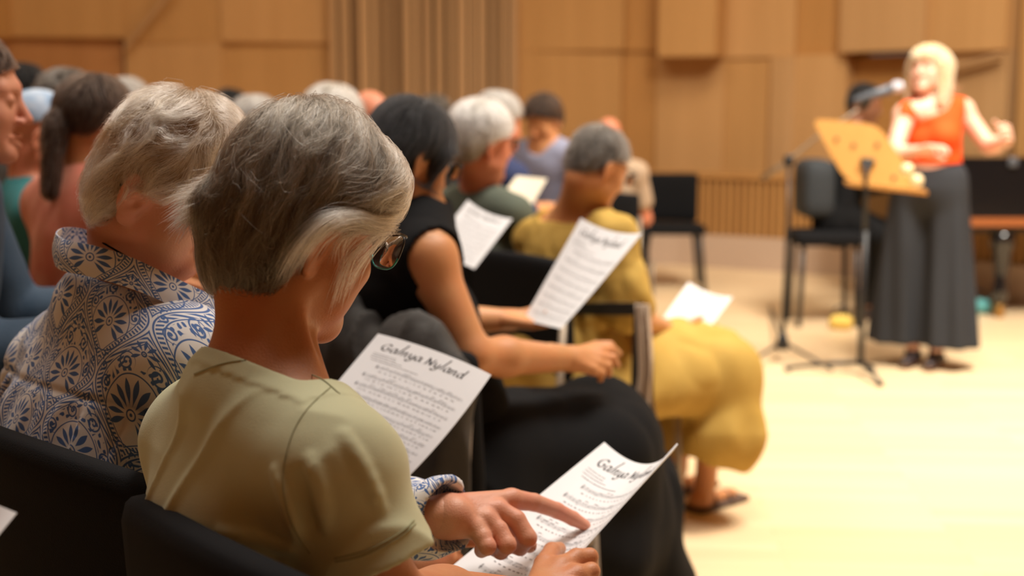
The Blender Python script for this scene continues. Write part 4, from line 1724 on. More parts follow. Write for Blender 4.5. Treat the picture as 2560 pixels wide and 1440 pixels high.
b_ctrl = [
    (0, -.05, .13, .1, -.7, -.1), (0, .04, .13, .3, .7, .0), (.05, .05, .10, .5, .3, -.6), (.06, 0, .10, .6, -.2, -.5), (.09, .03, .05, .2, -.4, -.8), (.085, .06, .03, .1, -.5, -.8),
    (.09, -.03, .04, .1, -.4, -.9), (.08, -.05, -.01, .2, -.2, -.9), (.04, -.10, .05, .2, -.3, -.9), (0, -.11, .03, 0, -.2, -.9), (0, -.10, -.04, .1, -.2, -.9), (.05, -.08, -.06, .3, -.1, -.9),
    (-.06, 0, .10, -.6, -.2, -.5), (-.09, 0, .04, -.1, -.4, -.9), (-.05, -.09, .04, -.2, -.3, -.9), (-.05, .06, .09, -.4, .3, -.6),
]
make_hair(bw, bh, b_hair, M_hair_bl_base, M_hair_bl, vox=.0035, N=22000, ctrl=b_ctrl, L=(.028, .06), rad=.00014, depth=(-.008, .006), steps=14, seed=13,
          curl=.95, cscale=38, noise_amp=.0035, noise_scale=42, stray=.10, clump=1.4, sig=.032, lift=.004)
spectacles(bw, bh, M_frame, M_lens, None, w=.026, hgt=.018, y0=.110, zc=.010, r=.0010)


# ================================================================== everyone else
def simple_hair(kind):
    """hair volume in head coordinates"""
    def h(q):
        y, z = q[:, 1], q[:, 2]
        X_ = np.abs(q[:, 0])
        if kind == 'short':
            d = ell(q, (0, -.008, .038), (.083, .098, .090))
            d = smin(d, ell(q, (0, -.055, -.012), (.062, .042, .055)), .03)
            zl = np.interp(y, [-.045, -.028, .0, .05, .09], [-.10, -.03, .018, .040, .072])
            d = smax(d, np.minimum(zl - z, 1), .010)
            return smax(d, (-.070 + .4 * np.clip(y + .06, 0, 1)) - z, .010)
        if kind == 'full':
            d = ell(q, (0, -.006, .044), (.096, .108, .100))
            d = smin(d, ell(q, (0, -.058, -.012), (.070, .045, .060)), .03)
            zl = np.interp(y, [-.045, -.028, .0, .05, .09], [-.10, -.03, .012, .035, .065])
            d = smax(d, np.minimum(zl - z, 1), .012)
            return smax(d, (-.078 + .4 * np.clip(y + .06, 0, 1)) - z, .012)
        if kind == 'bob':                                    # straight, to the jaw, with locks before the ear
            d = ell(q, (0, -.004, .040), (.088, .104, .095))
            d = smin(d, ell(q, (0, -.045, -.020), (.072, .050, .065)), .04)
            d = smin(d, rc(np.stack([X_, y, z], 1), (.070, .055, .03), (.073, .045, -.045), .022, .010), .02)
            zl = np.interp(y, [-.035, -.020, .012, .030, .055, .09], [-.10, -.03, .012, -.06, .030, .060])
            d = smax(d, np.minimum(zl - z, 1), .008)
            return smax(d, (-.085 + .3 * np.clip(y + .05, 0, 1)) - z, .010)
        if kind == 'long':                                   # past the shoulders, with a fringe
            d = ell(q, (0, -.004, .040), (.088, .103, .094))
            m = np.stack([X_, y, z], 1)
            d = smin(d, rc(m, (.050, -.035, .02), (.070, -.02, -.185), .060, .034, .7, np.array([0, 1.0, 0])), .04)
            d = smin(d, rc(m, (.076, .020, .03), (.080, .020, -.15), .026, .022), .02)
            d = smin(d, ell(q, (0, .060, .062), (.066, .048, .040)), .02)
            zl = np.where(X_ < .060, np.interp(y, [.015, .035, .09], [-.4, .038, .036]), -.4)
            return smax(d, np.minimum(zl - z, 1), .010)
        if kind == 'ponytail':
            d = ell(q, (0, -.008, .038), (.083, .098, .090))
            zl = np.interp(y, [-.060, -.028, .0, .05, .09], [-.05, .0, .018, .040, .072])
            d = smax(d, np.minimum(zl - z, 1), .010)
            d = smax(d, -.045 - z, .010)
            d = smin(d, ell(q, (0, -.105, .005), (.024, .024, .024)), .012)
            return smin(d, rc(q, (0, -.105, -.02), (.01, -.110, -.16), .030, .020), .015)
        if kind == 'bald':
            return ell(q, (0, -.030, .0), (.080, .082, .050))
        if kind == 'wrap':
            d = ell(q, (0, -.006, .040), (.082, .098, .088))
            d = smax(d, (.035 + .35 * y) - z, .008)
            return smin(d, ell(q, (0, -.10, .0), (.030, .022, .030)), .015)
    return h


S_CTRL = [(0, -.05, .12, 0, -.6, -.1), (0, .04, .12, .2, .8, 0), (.06, 0, .09, .7, .2, -.6), (-.06, 0, .09, -.7, .2, -.6), (.085, .03, .03, 0, -.2, -.9), (-.085, .03, .03, 0, -.2, -.9),
          (.08, -.04, 0, 0, -.1, -1), (-.08, -.04, 0, 0, -.1, -1), (0, -.10, .04, 0, -.1, -1), (0, -.09, -.04, 0, 0, -1), (.075, .03, -.10, 0, 0, -1), (-.075, .03, -.10, 0, 0, -1)]


def hair_mats(name, dark, light):
    b = mat(name + '_under', dark, .75, spec=.2, var=tuple((a + c) / 2 for a, c in zip(dark, light)), vscale=40, stretch=(1, 1, .3), bump=.6, bscale=250)
    s = hair_strand_mat(name + '_strand', [dark, tuple((a + c) / 2 for a, c in zip(dark, light)), light], rough=.5 if light[0] > .02 else .75)
    return b, s


def torso_garment(root, j, m, name='top', sleeve=.55, off=.010, wid=.012, vox=.007, neck=.078, nz=.0, wr=.004, extra=None, low=None, seed=2, npoint=None, lean_n=.45, strap=False):
    nb = j.neck + j.n * .015 - j.up * .008 if npoint is None else npoint
    nn = nrm(np.array([0, 0, .9]) + j.f * lean_n)

    def f(p):
        d = j.torso(p, off)
        if sleeve:
            d = smin(d, j.arms(p, off * .6, sleeve, wid=wid), .02)
        if extra:
            d = extra(p, d)
        pl = (p - nb) @ nn
        rad = np.linalg.norm(np.cross(p - nb, nn), axis=1)
        d = smax(d, -smax(-pl, rad - neck, .01), .004)
        if strap:                                            # armholes
            for q in (-1, 1):
                S = j.sr if q > 0 else j.sl
                d = smax(d, -(np.linalg.norm(p - (S + j.r * q * .030), axis=1) - .062), .006)
        if low is not None:
            d = np.maximum(d, low - p[:, 2])
        return d
    return garment(name, root, f, j.allpts(), m, vox, .14, wr, 11, seed)


def shoe_pair(root, j, m):
    for A in (j.ar, j.al):
        def fs(p, A=A):
            g = A - [0, 0, A[2] - .03]
            e = rc(p, A, g - j.f * .02 + [0, 0, .012], .040, .039)
            e = smin(e, rc(p, g - j.f * .03, g + j.f * .13, .040, .032, .8, np.array([0, 0, 1.0])), .03)
            return np.maximum(e, p[:, 2] - .085)
        garment('shoe', root, fs, [A, A + j.f * .15], m, .006, .07)


def figure(label, head, j, skin, hair, hm, top, vox=.007, hvox=.0045, sleeve=.55, hN=1500, hands=None, legs=True, trousers=None, curl=.25, hrad=.00035, group=None, tk=None, glasses=False,
           L=(.03, .06), ctrl=None, namp=.002, neck_r=.050, neckpt=None, tintz=0.0, cat='person', shoes=None, extra=None, kind_ext=.17, ext_lo=None, stray=.05, hair_name='hair'):
    root = empty('person', (j.hip[0], j.hip[1], 0), label, cat, group)
    if hands is None:
        down = np.array([0, 0, -1.0])
        hands = [(j.wr, j.er, hand_prims(j.wr, j.wr - j.er + j.f * .05, down - j.r * .3, 1, (20, 30, 20), 4)),
                 (j.wl, j.el, hand_prims(j.wl, j.wl - j.el + j.f * .05, down + j.r * .3, -1, (20, 30, 20), 4))]
    body_mesh(root, j, head, skin, vox=vox, hvox_head=hvox, hands=hands, hvox=.004, legs=legs, neck_r=neck_r, neckpt=neckpt, extra=extra)
    tk = tk or {}
    if top is not None:
        torso_garment(root, j, top, vox=vox, sleeve=sleeve, **tk)
    if hair:
        h = simple_hair(hair)
        make_hair(root, head, h, hm[0], hm[1], name=hair_name, vox=.0045, N=hN, ctrl=ctrl or S_CTRL, L=L, rad=hrad, steps=8, seed=5, curl=curl, noise_amp=namp, noise_scale=45, depth=(-.005, .003), clump=1.0, ext=kind_ext, ext_lo=ext_lo, stray=stray, tintz=tintz)
    if trousers is not None:
        def ft(p):
            return np.maximum(smin(j.legs(p, .010, .008), ell(p, j.hip + j.up * .05, (.165, .15, .13)), .04), .10 - p[:, 2])
        garment('trousers', root, ft, [j.hip, j.kr, j.kl, j.ar, j.al], trousers, vox * 1.2, .15, .004, 9, 5)
    if shoes is not None:
        shoe_pair(root, j, shoes)
    if glasses:
        spectacles(root, head, M_frame, M_lens, None, w=.025, hgt=.018, y0=.110, zc=.012, r=.0012)
    return root


M_skin_warm = skin_mat('golden_skin', (.56, .27, .115), (.58, .24, .10))
M_skin_fair = skin_mat('fair_skin', (.78, .50, .36), (.80, .42, .30))
M_skin_dark = skin_mat('deep_skin', (.22, .10, .05), (.24, .09, .045))
M_skin_red = skin_mat('flushed_skin', (.62, .26, .15), (.62, .20, .11))
H_black = hair_mats('black_hair', (.003, .003, .0035), (.010, .010, .011))
H_white = hair_mats('white_hair', (.20, .165, .12), (.88, .87, .84))
H_salt = hair_mats('salt_pepper_hair', (.03, .024, .019), (.20, .175, .15))
H_blonde = hair_mats('blonde_hair', (.50, .36, .18), (.85, .70, .45))
H_brown = hair_mats('brown_hair', (.018, .009, .005), (.06, .032, .018))
H_grey = hair_mats('light_grey_hair', (.25, .23, .21), (.65, .62, .58))

# ---- sleeveless black dress, reaching arm
dj = J(P(1052, 545, 2.72), 50, lean=16, width=.165, girth=.90, sl=P(965, 612, 2.86), sr=P(1070, 645, 2.58), er=P(1180, 890, 2.56), wr=P(1432, 896, 2.80),
       el=P(1060, 800, 2.98), wl=P(1268, 800, 3.06), hip=(-.09, 2.70, .53), bust=.9)
dj.kr, dj.kl = P(1512, 1150, 2.90), P(1490, 1050, 3.12)
dj.ar, dj.al = PF(1575, 1590) + [0, 0, .09], PF(1545, 1480) + [0, 0, .09]
DY = (53, 24, 2)
dh = Head(P(1052, 412, 2.64) - yawR(*DY) @ np.array([.078, -.008, -.015]), *DY, s=.98)
dr_ = [
    px3([(1432, 896, 2.80, .021), (1500, 878, 2.86, .015)]), px3([(1432, 896, 2.80, .022), (1498, 895, 2.84, .015)]),
    px3([(1432, 900, 2.79, .021), (1490, 910, 2.82, .014)]), px3([(1432, 905, 2.78, .019), (1480, 924, 2.80, .013)]),
    px3([(1500, 878, 2.86, .0125), (1532, 874, 2.90, .0105), (1546, 884, 2.92, .009)]),
    px3([(1498, 895, 2.84, .0125), (1532, 896, 2.86, .0105), (1542, 912, 2.88, .009)]),
    px3([(1490, 910, 2.82, .012), (1520, 916, 2.84, .010), (1522, 934, 2.86, .009)]),
    px3([(1480, 924, 2.80, .011), (1504, 934, 2.82, .0095), (1500, 948, 2.84, .008)]),
    px3([(1445, 884, 2.83, .017), (1490, 866, 2.88, .013), (1525, 862, 2.90, .010)]),
]
dl_ = hand_prims(P(1272, 800, 3.05), P(1330, 806, 3.03) - P(1272, 800, 3.05), (0, 0, 1), -1, (10, 50, 45), 3, (30, 25))
dw = figure('person in a sleeveless black dress with short black hair, bare arm held out', dh, dj, M_skin_warm, 'bob', H_black, M_black, vox=.006, hvox=.0035, sleeve=0, hN=6000,
            hands=[(dj.wr, dj.er, dr_), (dj.wl, dj.el, dl_)], curl=.08, hrad=.00025, tk=dict(strap=True, neck=.060, npoint=P(1052, 488, 2.70), wr=.003, off=.014), legs=True, L=(.06, .11), glasses=True, namp=.0015, neck_r=.046,
            neckpt=P(1045, 560, 2.72), stray=.02)


def dress_skirt(p):
    d = rc(p, dj.hip + [0, 0, .04], (dj.kr + dj.kl) / 2 + [0, 0, .0], .175, .15, .85, np.array([0, 0, 1.0]))
    d = smin(d, rc(p, dj.hr, dj.kr, .110, .085), .05)
    d = smin(d, rc(p, dj.hl, dj.kl, .110, .085), .05)
    d = smin(d, rc(p, dj.kr, dj.ar * [1, 1, 0] + [0, 0, .12] + dj.f * .02, .085, .16), .10)
    d = smin(d, rc(p, dj.kl, dj.al * [1, 1, 0] + [0, 0, .12] + dj.f * .02, .085, .16), .10)
    d = smin(d, rc(p, dj.hr - [0, 0, .06], dj.kr - [0, 0, .22], .12, .12), .08)
    d = smin(d, rc(p, dj.hr + dj.r * .10 + [0, 0, -.12], dj.ar + [0, 0, .28], .11, .13), .08)
    return np.maximum(d, .05 - p[:, 2])


garment('skirt', dw, dress_skirt, [dj.hip, dj.kr, dj.kl, dj.ar, dj.al], M_black, .008, .2, .012, 6, 8, wdir=np.array([1, 1, .35]))

# ---- mustard dress
M_mustard = mat('mustard_linen', (.42, .26, .055), .85, var=(.49, .32, .08), vscale=9, bump=.35, bscale=120, spec=.15)
yj = J(P(1445, 528, 3.92), 50, lean=15, width=.165, girth=1.0, sl=P(1338, 600, 4.06), sr=P(1535, 600, 3.78), er=P(1572, 790, 3.78), wr=P(1668, 822, 4.10),
       el=P(1420, 780, 4.25), wl=P(1590, 800, 4.40), hip=(.13, 3.84, .53), bust=.9)
yj.kr, yj.kl = P(1790, 925, 4.14), P(1730, 880, 4.34)
yj.ar, yj.al = PF(1762, 1272) + [0, 0, .09], PF(1690, 1235) + [0, 0, .09]
YY = (58, 28, 0)
yh = Head(P(1520, 428, 3.76) - yawR(*YY) @ np.array([.078, -.008, -.015]), *YY, s=1.0)
yr_ = hand_prims(P(1668, 826, 4.12), P(1740, 838, 4.28) - P(1668, 826, 4.12), (0, .2, 1), 1, (8, 20, 20), 3, (40, 10))
yw = figure('person in a mustard yellow dress with cropped grey hair, seated beside the open floor', yh, yj, M_skin_warm, 'short', H_salt, M_mustard, sleeve=.85, hN=5000, hvox=.004,
            hands=[(yj.wr, yj.er, yr_)], curl=.5, hrad=.0003, tk=dict(neck=.125, wid=.03, off=.016, wr=.010, npoint=P(1445, 562, 3.92), lean_n=.20), L=(.012, .03), glasses=True, neck_r=.056, namp=.003,
            neckpt=P(1440, 545, 3.92), stray=.15)


def y_skirt(p):
    d = rc(p, yj.hip + [0, 0, .04], (yj.kr + yj.kl) / 2, .19, .16, .8, np.array([0, 0, 1.0]))
    d = smin(d, rc(p, yj.hr, yj.kr, .115, .10), .06)
    d = smin(d, rc(p, yj.kr, P(1790, 1085, 4.12), .105, .15), .08)
    d = smin(d, rc(p, yj.kl, P(1730, 1060, 4.32), .10, .14), .08)
    d = smin(d, rc(p, yj.hr + yj.r * .07 + [0, 0, -.04], yj.kr + yj.r * .02, .12, .11), .05)
    q = p - (yj.kr + yj.kl) / 2
    return np.maximum(d, (P(1790, 1155, 4.15)[2] + .04 * np.sin(q @ yj.r * 14)) - p[:, 2])


garment('skirt', yw, y_skirt, [yj.hip, yj.kr, yj.kl, yj.kr - [0, 0, .3]], M_mustard, .008, .22, .018, 7, 8, wdir=np.array([1, 1, .4]))
M_sandal = mat('brown_leather', (.10, .055, .035), .6)
for A in (yj.ar, yj.al):
    mb = MB()
    ft = A * [1, 1, 0]
    R_ = yawR(50)
    mb.add(*rbox(ft + R_[:, 1] * .06 + [0, 0, .011], (.085, .25, .018), .008, R_, (4, 8, 2)))
    for t in (.02, .10):
        mb.add(*tube(spline([ft + R_[:, 1] * t - R_[:, 0] * .042 + [0, 0, .01], ft + R_[:, 1] * t + [0, 0, .070 - t * .25], ft + R_[:, 1] * t + R_[:, 0] * .042 + [0, 0, .01]], 5), .007, 6))
    mb.build('sandal', M_sandal, yw)

# ---- white hair, grey-green jumper
M_sage2 = mat('grey_green_knit', (.10, .115, .09), .9, bump=.6, bscale=150, spec=.1)
wj = J(P(1196, 490, 4.36), 50, lean=8, width=.18, hip=P(1170, 800, 4.26))
wh = Head(P(1226, 372, 4.20) - yawR(56, 8, 0) @ np.array([.078, -.008, -.015]), 56, 8, 0, s=1.08)
ww = figure('person with bushy white hair in a dark grey-green jumper', wh, wj, M_skin_red, 'full', H_white, M_sage2, sleeve=2.0, hN=9000, curl=.6, tintz=.5, hrad=.0004, legs=True, trousers=M_black,
            tk=dict(neck=.085, wid=.012, off=.014), namp=.004, glasses=True, stray=.08)


# ---- conductor
M_orange = mat('orange_top', (.83, .085, .012), .8, bump=.2, bscale=300, spec=.2)
M_char = mat('charcoal_wool', (.035, .037, .042), .9, bump=.4, bscale=300, spec=.15)
cj = J(P(2333, 262, 6.42), 212, lean=0, width=.165, seated=False, girth=.90, sr=P(2262, 288, 6.36), sl=P(2405, 276, 6.48), er=P(2234, 385, 6.26), wr=P(2292, 378, 6.14),
       el=P(2474, 366, 6.40), wl=P(2516, 352, 6.22), hip=P(2330, 440, 6.45), bust=.9)
cj.kr, cj.kl = P(2285, 640, 6.42), P(2350, 640, 6.48)
cj.ar, cj.al = PF(2280, 912) + [0, 0, .09], PF(2338, 918) + [0, 0, .09]
ch = Head(P(2322, 178, 6.40), 222, -8, 2, s=1.05, mouth_open=.003)
cr_ = hand_prims(cj.wr, P(2350, 362, 6.05) - cj.wr, (-.2, 0, -1), 1, (15, 30, 25), 5, (45, 15))
cl_ = hand_prims(cj.wl, P(2528, 322, 6.10) - cj.wl, (-1, .3, -.3), -1, (35, 50, 40), 4, (40, 25))


def shins(p, d):
    e = None
    for A in (cj.ar, cj.al):
        K = A * [1, 1, 0] + [0, 0, .48]
        q = smin(rc(p, K, A, .050, .036), rc(p, cj.hip - [0, 0, .02] + (A - cj.ar - (cj.al - cj.ar) * .5) * 1.0, K, .045, .045), .02)
        e = q if e is None else np.minimum(e, q)
    return np.minimum(np.minimum(d, e), cj.feet(p, -.002))


cw = figure('person with long blonde hair in an orange top and wide charcoal trousers, conducting', ch, cj, M_skin_fair, 'long', H_blonde, M_orange, vox=.007, sleeve=0, hN=4000, curl=.15, hrad=.0006,
            hands=[(cj.wr, cj.er, cr_), (cj.wl, cj.el, cl_)], tk=dict(strap=True, neck=.088, npoint=P(2328, 280, 6.36), lean_n=.7, low=P(2330, 408, 6.42)[2], wr=.002), L=(.06, .12),
            legs=False, extra=shins, ext_lo=(-.17, -.17, -.28), namp=.001, stray=.02, ctrl=[(0, -.05, .12, 0, -.4, -.3), (0, .08, .06, 0, .1, -1), (.06, 0, .09, .6, .1, -.8), (-.06, 0, .09, -.6, .1, -.8), (.08, 0, -.1, 0, 0, -1), (-.08, 0, -.1, 0, 0, -1), (0, -.1, 0, 0, 0, -1)])


def c_trousers(p):
    z = p[:, 2]
    d = None
    zh = P(2330, 872, 6.45)[2]
    for H, A in ((cj.hr, cj.ar), (cj.hl, cj.al)):
        out = (H - cj.hip) * .9
        a = H * [1, 1, 0] + [0, 0, cj.hip[2] - .02]
        b = A * [1, 1, 0] + [0, 0, zh] + out
        q = p - b
        ang = np.arctan2(q[:, 1], q[:, 0])
        fold = .014 * np.sin(ang * 7 + z * 2) * np.clip((a[2] - z) / .7, 0, 1)
        e = rc(p, a, b, .095, .150) - fold
        d = e if d is None else smin(d, e, .02)
    d = smin(d, rc(p, cj.hip + [0, 0, .09], cj.hip - [0, 0, .05], .118, .15, .75, cj.n), .05)
    return smax(np.maximum(d, zh - z), z - P(2330, 404, 6.42)[2], .004)


garment('wide_trousers', cw, c_trousers, [cj.hip + [0, 0, .1], cj.ar, cj.al], M_char, .008, .28)
M_shoe = mat('dark_shoe', (.03, .018, .018), .5)
shoe_pair(cw, cj, M_shoe)

# ---- pianist
pj = J(P(2132, 330, 7.9), 100, lean=6, width=.175, scale=1.0, hip=P(2095, 560, 7.9))
pj.kr, pj.kl = P(2200, 590, 7.75), P(2210, 580, 7.98)
pj.ar, pj.al = PF(2165, 800) + [0, 0, .09], PF(2215, 780) + [0, 0, .09]
ph = Head(P(2160, 262, 7.9), 130, 12, 0, s=1.08)
figure('person in black seated at the grand piano behind the conductor', ph, pj, M_skin_dark, 'short', H_black, M_black, vox=.009, hvox=.006, sleeve=1.9, hN=800, trousers=M_black, shoes=M_shoe, hrad=.0008, glasses=False)

# ---- audience, out of focus
M_denim = mat('blue_denim', (.025, .05, .085), .85, var=(.04, .075, .12), vscale=6, bump=.4, bscale=200)
M_coral = mat('coral_cotton', (.62, .17, .11), .8, var=(.68, .30, .20), vscale=14)
M_bluegrey = mat('grey_blue_shirt', (.25, .26, .36), .8)
M_navy = mat('navy_knit', (.02, .03, .09), .9)
M_beige = mat('beige_cotton', (.42, .30, .20), .85)
M_teal2 = mat('teal_cotton', (.02, .16, .17), .8)
M_wrapm = mat('blue_print_scarf', (.20, .36, .58), .8, var=(.62, .70, .80), vscale=30)
M_greyt = mat('dim_grey_cotton', (.10, .10, .10), .9)


SEATS = []


def listener(label, px, py, d, yaw, pitch, skin, hair, hm, top, s=1.0, neckd=(0, 0), sleeve=.6, hN=900, tk=None, width=.17, group=None, glasses=False, hvox=.005, trousers=None, curl=.4, namp=.003, fwd=.03, kind_ext=.17, ext_lo=None, hair_name='hair', drop=.16, mouth=0.0, **kw):
    h = Head(P(px, py, d), yaw, pitch, 0, s=s, mouth_open=mouth)
    f = np.array([math.sin(math.radians(yaw)), math.cos(math.radians(yaw)), 0])
    nk = h.c - np.array([0, 0, drop * s]) - f * fwd
    j = J(nk, yaw + neckd[0], lean=9, width=width, **kw)
    j.hip[2] = .53
    j.kr[2] = j.kl[2] = .54
    SEATS.append((label, j, yaw + neckd[0]))
    return figure(label, h, j, skin, hair, hm, top, vox=.009, hvox=hvox, sleeve=sleeve, hN=hN, tk=tk or dict(wid=.012, off=.014), group=group, glasses=glasses, trousers=trousers or M_black, curl=curl, namp=namp,
                  hrad=.0005, kind_ext=kind_ext, ext_lo=ext_lo, hair_name=hair_name)


listener('person in profile at the left edge with dark hair and a denim jacket', -88, 250, 2.30, 78, 6, M_skin_rosy, 'ponytail', H_brown, M_denim, s=1.0, sleeve=2.0, hN=1500, hvox=.004, fwd=.05, mouth=.006, drop=.125)
listener('person wearing a light blue patterned head scarf at the left', 98, 338, 3.5, 66, 14, M_skin_red, 'wrap', (M_wrapm, M_wrapm), M_teal2, s=1.0, hN=0, hair_name='head_scarf', namp=0.001)
listener('person with a brown ponytail in a coral top', 240, 318, 3.0, 40, 8, M_skin_warm, 'ponytail', H_brown, M_coral, s=1.0, hN=2500, drop=.135, tk=dict(wid=.012, off=.014, neck=.060), ext_lo=(-.17, -.19, -.26), curl=.1, namp=.001)
cu = listener('person with curly dark hair and a small red hair clip, left of the ponytail', 172, 283, 4.1, 35, 5, M_skin_warm, 'full', H_salt, M_greyt, s=1.02, curl=1.1, hN=2500, namp=.008)
cv, cf = rbox(P(200, 206, 4.02), (.045, .03, .028), .012, yawR(35), (4, 4, 4))
MB().add(cv, cf).build('hair_clip', mat('red_plastic', (.75, .06, .03), .4), cu)
listener('small dark head between the profile face and the curly hair', 64, 240, 4.8, 40, 0, M_skin_warm, 'short', H_black, M_greyt, s=1.0)
listener('person with light brown hair half hidden behind the ponytail', 318, 275, 5.4, 45, 0, M_skin_warm, 'full', H_grey, M_greyt, s=1.0)
listener('small dark-haired head beyond the wavy pale hair', 578, 285, 6.0, 45, 8, M_skin_warm, 'short', H_black, M_greyt, s=.95)
listener('grey head just above the crown of the grey bob', 640, 326, 5.0, 50, 5, M_skin_red, 'full', H_grey, M_greyt, s=1.0)
listener('person with full white-grey hair behind the grey bob', 832, 318, 4.4, 50, 6, M_skin_red, 'full', H_white, M_sage2, s=1.06, curl=.7, namp=.005, hN=7000, tintz=.4)
listener('red-faced person turned aside, beside the white-grey hair', 925, 292, 5.4, 120, 5, M_skin_red, 'bald', H_grey, M_greyt, s=.95, hN=300)
listener('brown-haired head just above the black hair', 1088, 298, 7.2, 50, 4, M_skin_warm, 'full', H_salt, M_greyt, s=1.0)
listener('person in a navy jumper behind the white hair', 1243, 312, 5.2, 60, 10, M_skin_red, 'full', H_grey, M_navy, s=1.0, sleeve=2.0)
mj = listener('man with tousled brown hair in a grey-blue shirt, looking down', 1360, 304, 6.3, 215, 22, M_skin_warm, 'full', H_brown, M_bluegrey, s=1.0, sleeve=1.6, width=.22, curl=.9, hN=2500, namp=.006, fwd=.02, drop=.125)
listener('bald person in beige half hidden behind the cropped grey hair', 1522, 342, 7.4, 15, 0, M_skin_red, 'bald', H_grey, M_beige, s=.95, hN=300)


# ================================================================== chairs
M_uph = mat('black_upholstery', (.008, .008, .009), .9, bump=.4, bscale=600, spec=.15)
M_tube = mat('bronzed_tube', (.27, .21, .15), .4, metal=.35)
M_blackmetal = mat('black_metal', (.015, .015, .016), .45, spec=.4)


def chair(label, bc, yaw, top=.90, w=.50, group='black upholstered hall chairs', cat='chair', arms=True, name='audience_chair', low=.44, dp=.47):
    """bc: plan position of the middle of the backrest's rear face"""
    f = np.array([math.sin(math.radians(yaw)), math.cos(math.radians(yaw)), 0])
    r = np.array([math.cos(math.radians(yaw)), -math.sin(math.radians(yaw)), 0])
    b = np.array([bc[0], bc[1], 0.0])
    R = np.stack([r, f, np.array([0, 0, 1.0])], 1)
    root = empty(name, b + f * .25, label, cat, group)

    def bend(V):
        V = V.copy()
        V[:, 1] += -.55 * (V[:, 0] ** 2) * -1 * 1.0 + .10 * (0 - V[:, 2]) * .6
        V[:, 2] += -.25 * V[:, 0] ** 2 * (V[:, 2] > 0)
        return V
    h = top - low
    v, q = rbox(b + f * .03 + [0, 0, low + h / 2], (w, .045, h), .022, R, (14, 3, 12), bend)
    MB().add(v, q).build('backrest', M_uph, root)
    v, q = rbox(b + f * (.055 + dp / 2) + [0, 0, .445], (w * .96, dp, .07), .030, R, (8, 8, 4))
    MB().add(v, q).build('seat', M_uph, root)
    for sx in (-1, 1):
        for fy, zt in ((.02, .72), (dp + .03, .42)):
            p0 = b + r * sx * (w / 2 + .005) + f * fy
            MB().add(*tube([p0 + [0, 0, zt], p0 + f * (-.05 if fy < .1 else .03) + [0, 0, .005]], .011, 10)).build('leg', M_tube, root)
        p0 = b + r * sx * (w / 2 + .005)
        MB().add(*tube([p0 + f * .02 + [0, 0, .405], p0 + f * (dp + .03) + [0, 0, .405]], .010, 8)).build('side_rail', M_tube, root)
    return root


def under(j):
    return (j.hip - j.f * .20)[:2]


chair('black chair behind the back of the sage green t-shirt', (-.272, 1.098), 48, top=.935, w=.48)
chair('black chair behind the blue and white printed shirt', (-.60, 1.50), 42, top=.925, w=.54)
chair('black chair of the person in the sleeveless black dress', under(dj), 50, top=.86, w=.43, dp=.33)
chair('black chair under the mustard dress', (-.02, 3.76), 50, top=.90, w=.46)
chair('black chair of the person in the grey-green jumper', under(wj), 50, top=.90)
chair('empty black chair left of the blue printed shirt', (-1.02, 1.98), 48, top=.92)


for lab_, j_, yw_ in SEATS[1:]:
    short = lab_.replace('person with ', '').replace('person ', '').replace('wearing ', '').split(',')[0]
    chair('black chair under the ' + ' '.join(short.split()[:11]), under(j_), yw_, top=.86, w=.46)


def flat_bar(a, b, w, t, ax, name, m, parent, w2=None):
    a, b = np.array(a, float), np.array(b, float)
    d = nrm(b - a)
    ax = nrm(ax - d * (ax @ d))
    n = np.cross(d, ax)
    w2 = w2 or w
    V = [a + ax * w / 2 + n * t, a - ax * w / 2 + n * t, a - ax * w / 2 - n * t, a + ax * w / 2 - n * t,
         b + ax * w2 / 2 + n * t, b - ax * w2 / 2 + n * t, b - ax * w2 / 2 - n * t, b + ax * w2 / 2 - n * t]
    return MB().add(V, [(0, 1, 2, 3), (7, 6, 5, 4), (0, 4, 5, 1), (1, 5, 6, 2), (2, 6, 7, 3), (3, 7, 4, 0)]).build(name, m, parent, smooth=False)


# the pale scarf that hangs from the mustard dress's chair, and that chair's arm
M_scarf = mat('beige_scarf', (.55, .45, .36), .9, bump=.5, bscale=200)
V, F = [], []
rows = spline([P(1606, 762, 3.40), P(1612, 840, 3.40), P(1616, 930, 3.41), P(1612, 1010, 3.43), P(1618, 1062, 3.44)], 6)
for i, c in enumerate(rows):
    t = i / (len(rows) - 1)
    for k in range(9):
        s_ = (k / 8 - .5) * (.040 + .055 * max(0, t - .55))
        V.append(c + np.array([s_, .010 * math.sin(k * 1.7 + t * 3), 0]))
    for k in range(9):
        s_ = (.5 - k / 8) * (.040 + .055 * max(0, t - .55))
        V.append(c + np.array([s_, .008 + .010 * math.sin((8 - k) * 1.7 + t * 3), 0]))
for i in range(len(rows) - 1):
    for k in range(18):
        F.append((i * 18 + k, (i + 1) * 18 + k, (i + 1) * 18 + (k + 1) % 18, i * 18 + (k + 1) % 18))
F += [tuple(range(18)), tuple((len(rows) - 1) * 18 + k for k in range(18))[::-1]]
tag(MB().add(V, F).build('scarf', M_scarf, auto=60), 'long pale beige scarf hanging down beside the mustard dress', 'scarf')
ya = bpy.data.objects['audience_chair.003']
flat_bar(P(1440, 772, 3.80), P(1600, 772, 3.50), .035, .012, np.array([0, 0, 1.0]), 'armrest', M_blackmetal, ya)
flat_bar(P(1598, 775, 3.50), P(1590, 990, 3.55), .028, .008, np.array([.6, -.7, 0]), 'arm_post', M_blackmetal, ya)

# dark jacket draped over the chair of the black dress
M_jacket = mat('charcoal_jacket', (.030, .027, .024), .85, var=(.05, .047, .043), vscale=10, bump=.5, bscale=120)
c0 = np.array([*under(dj), 0])


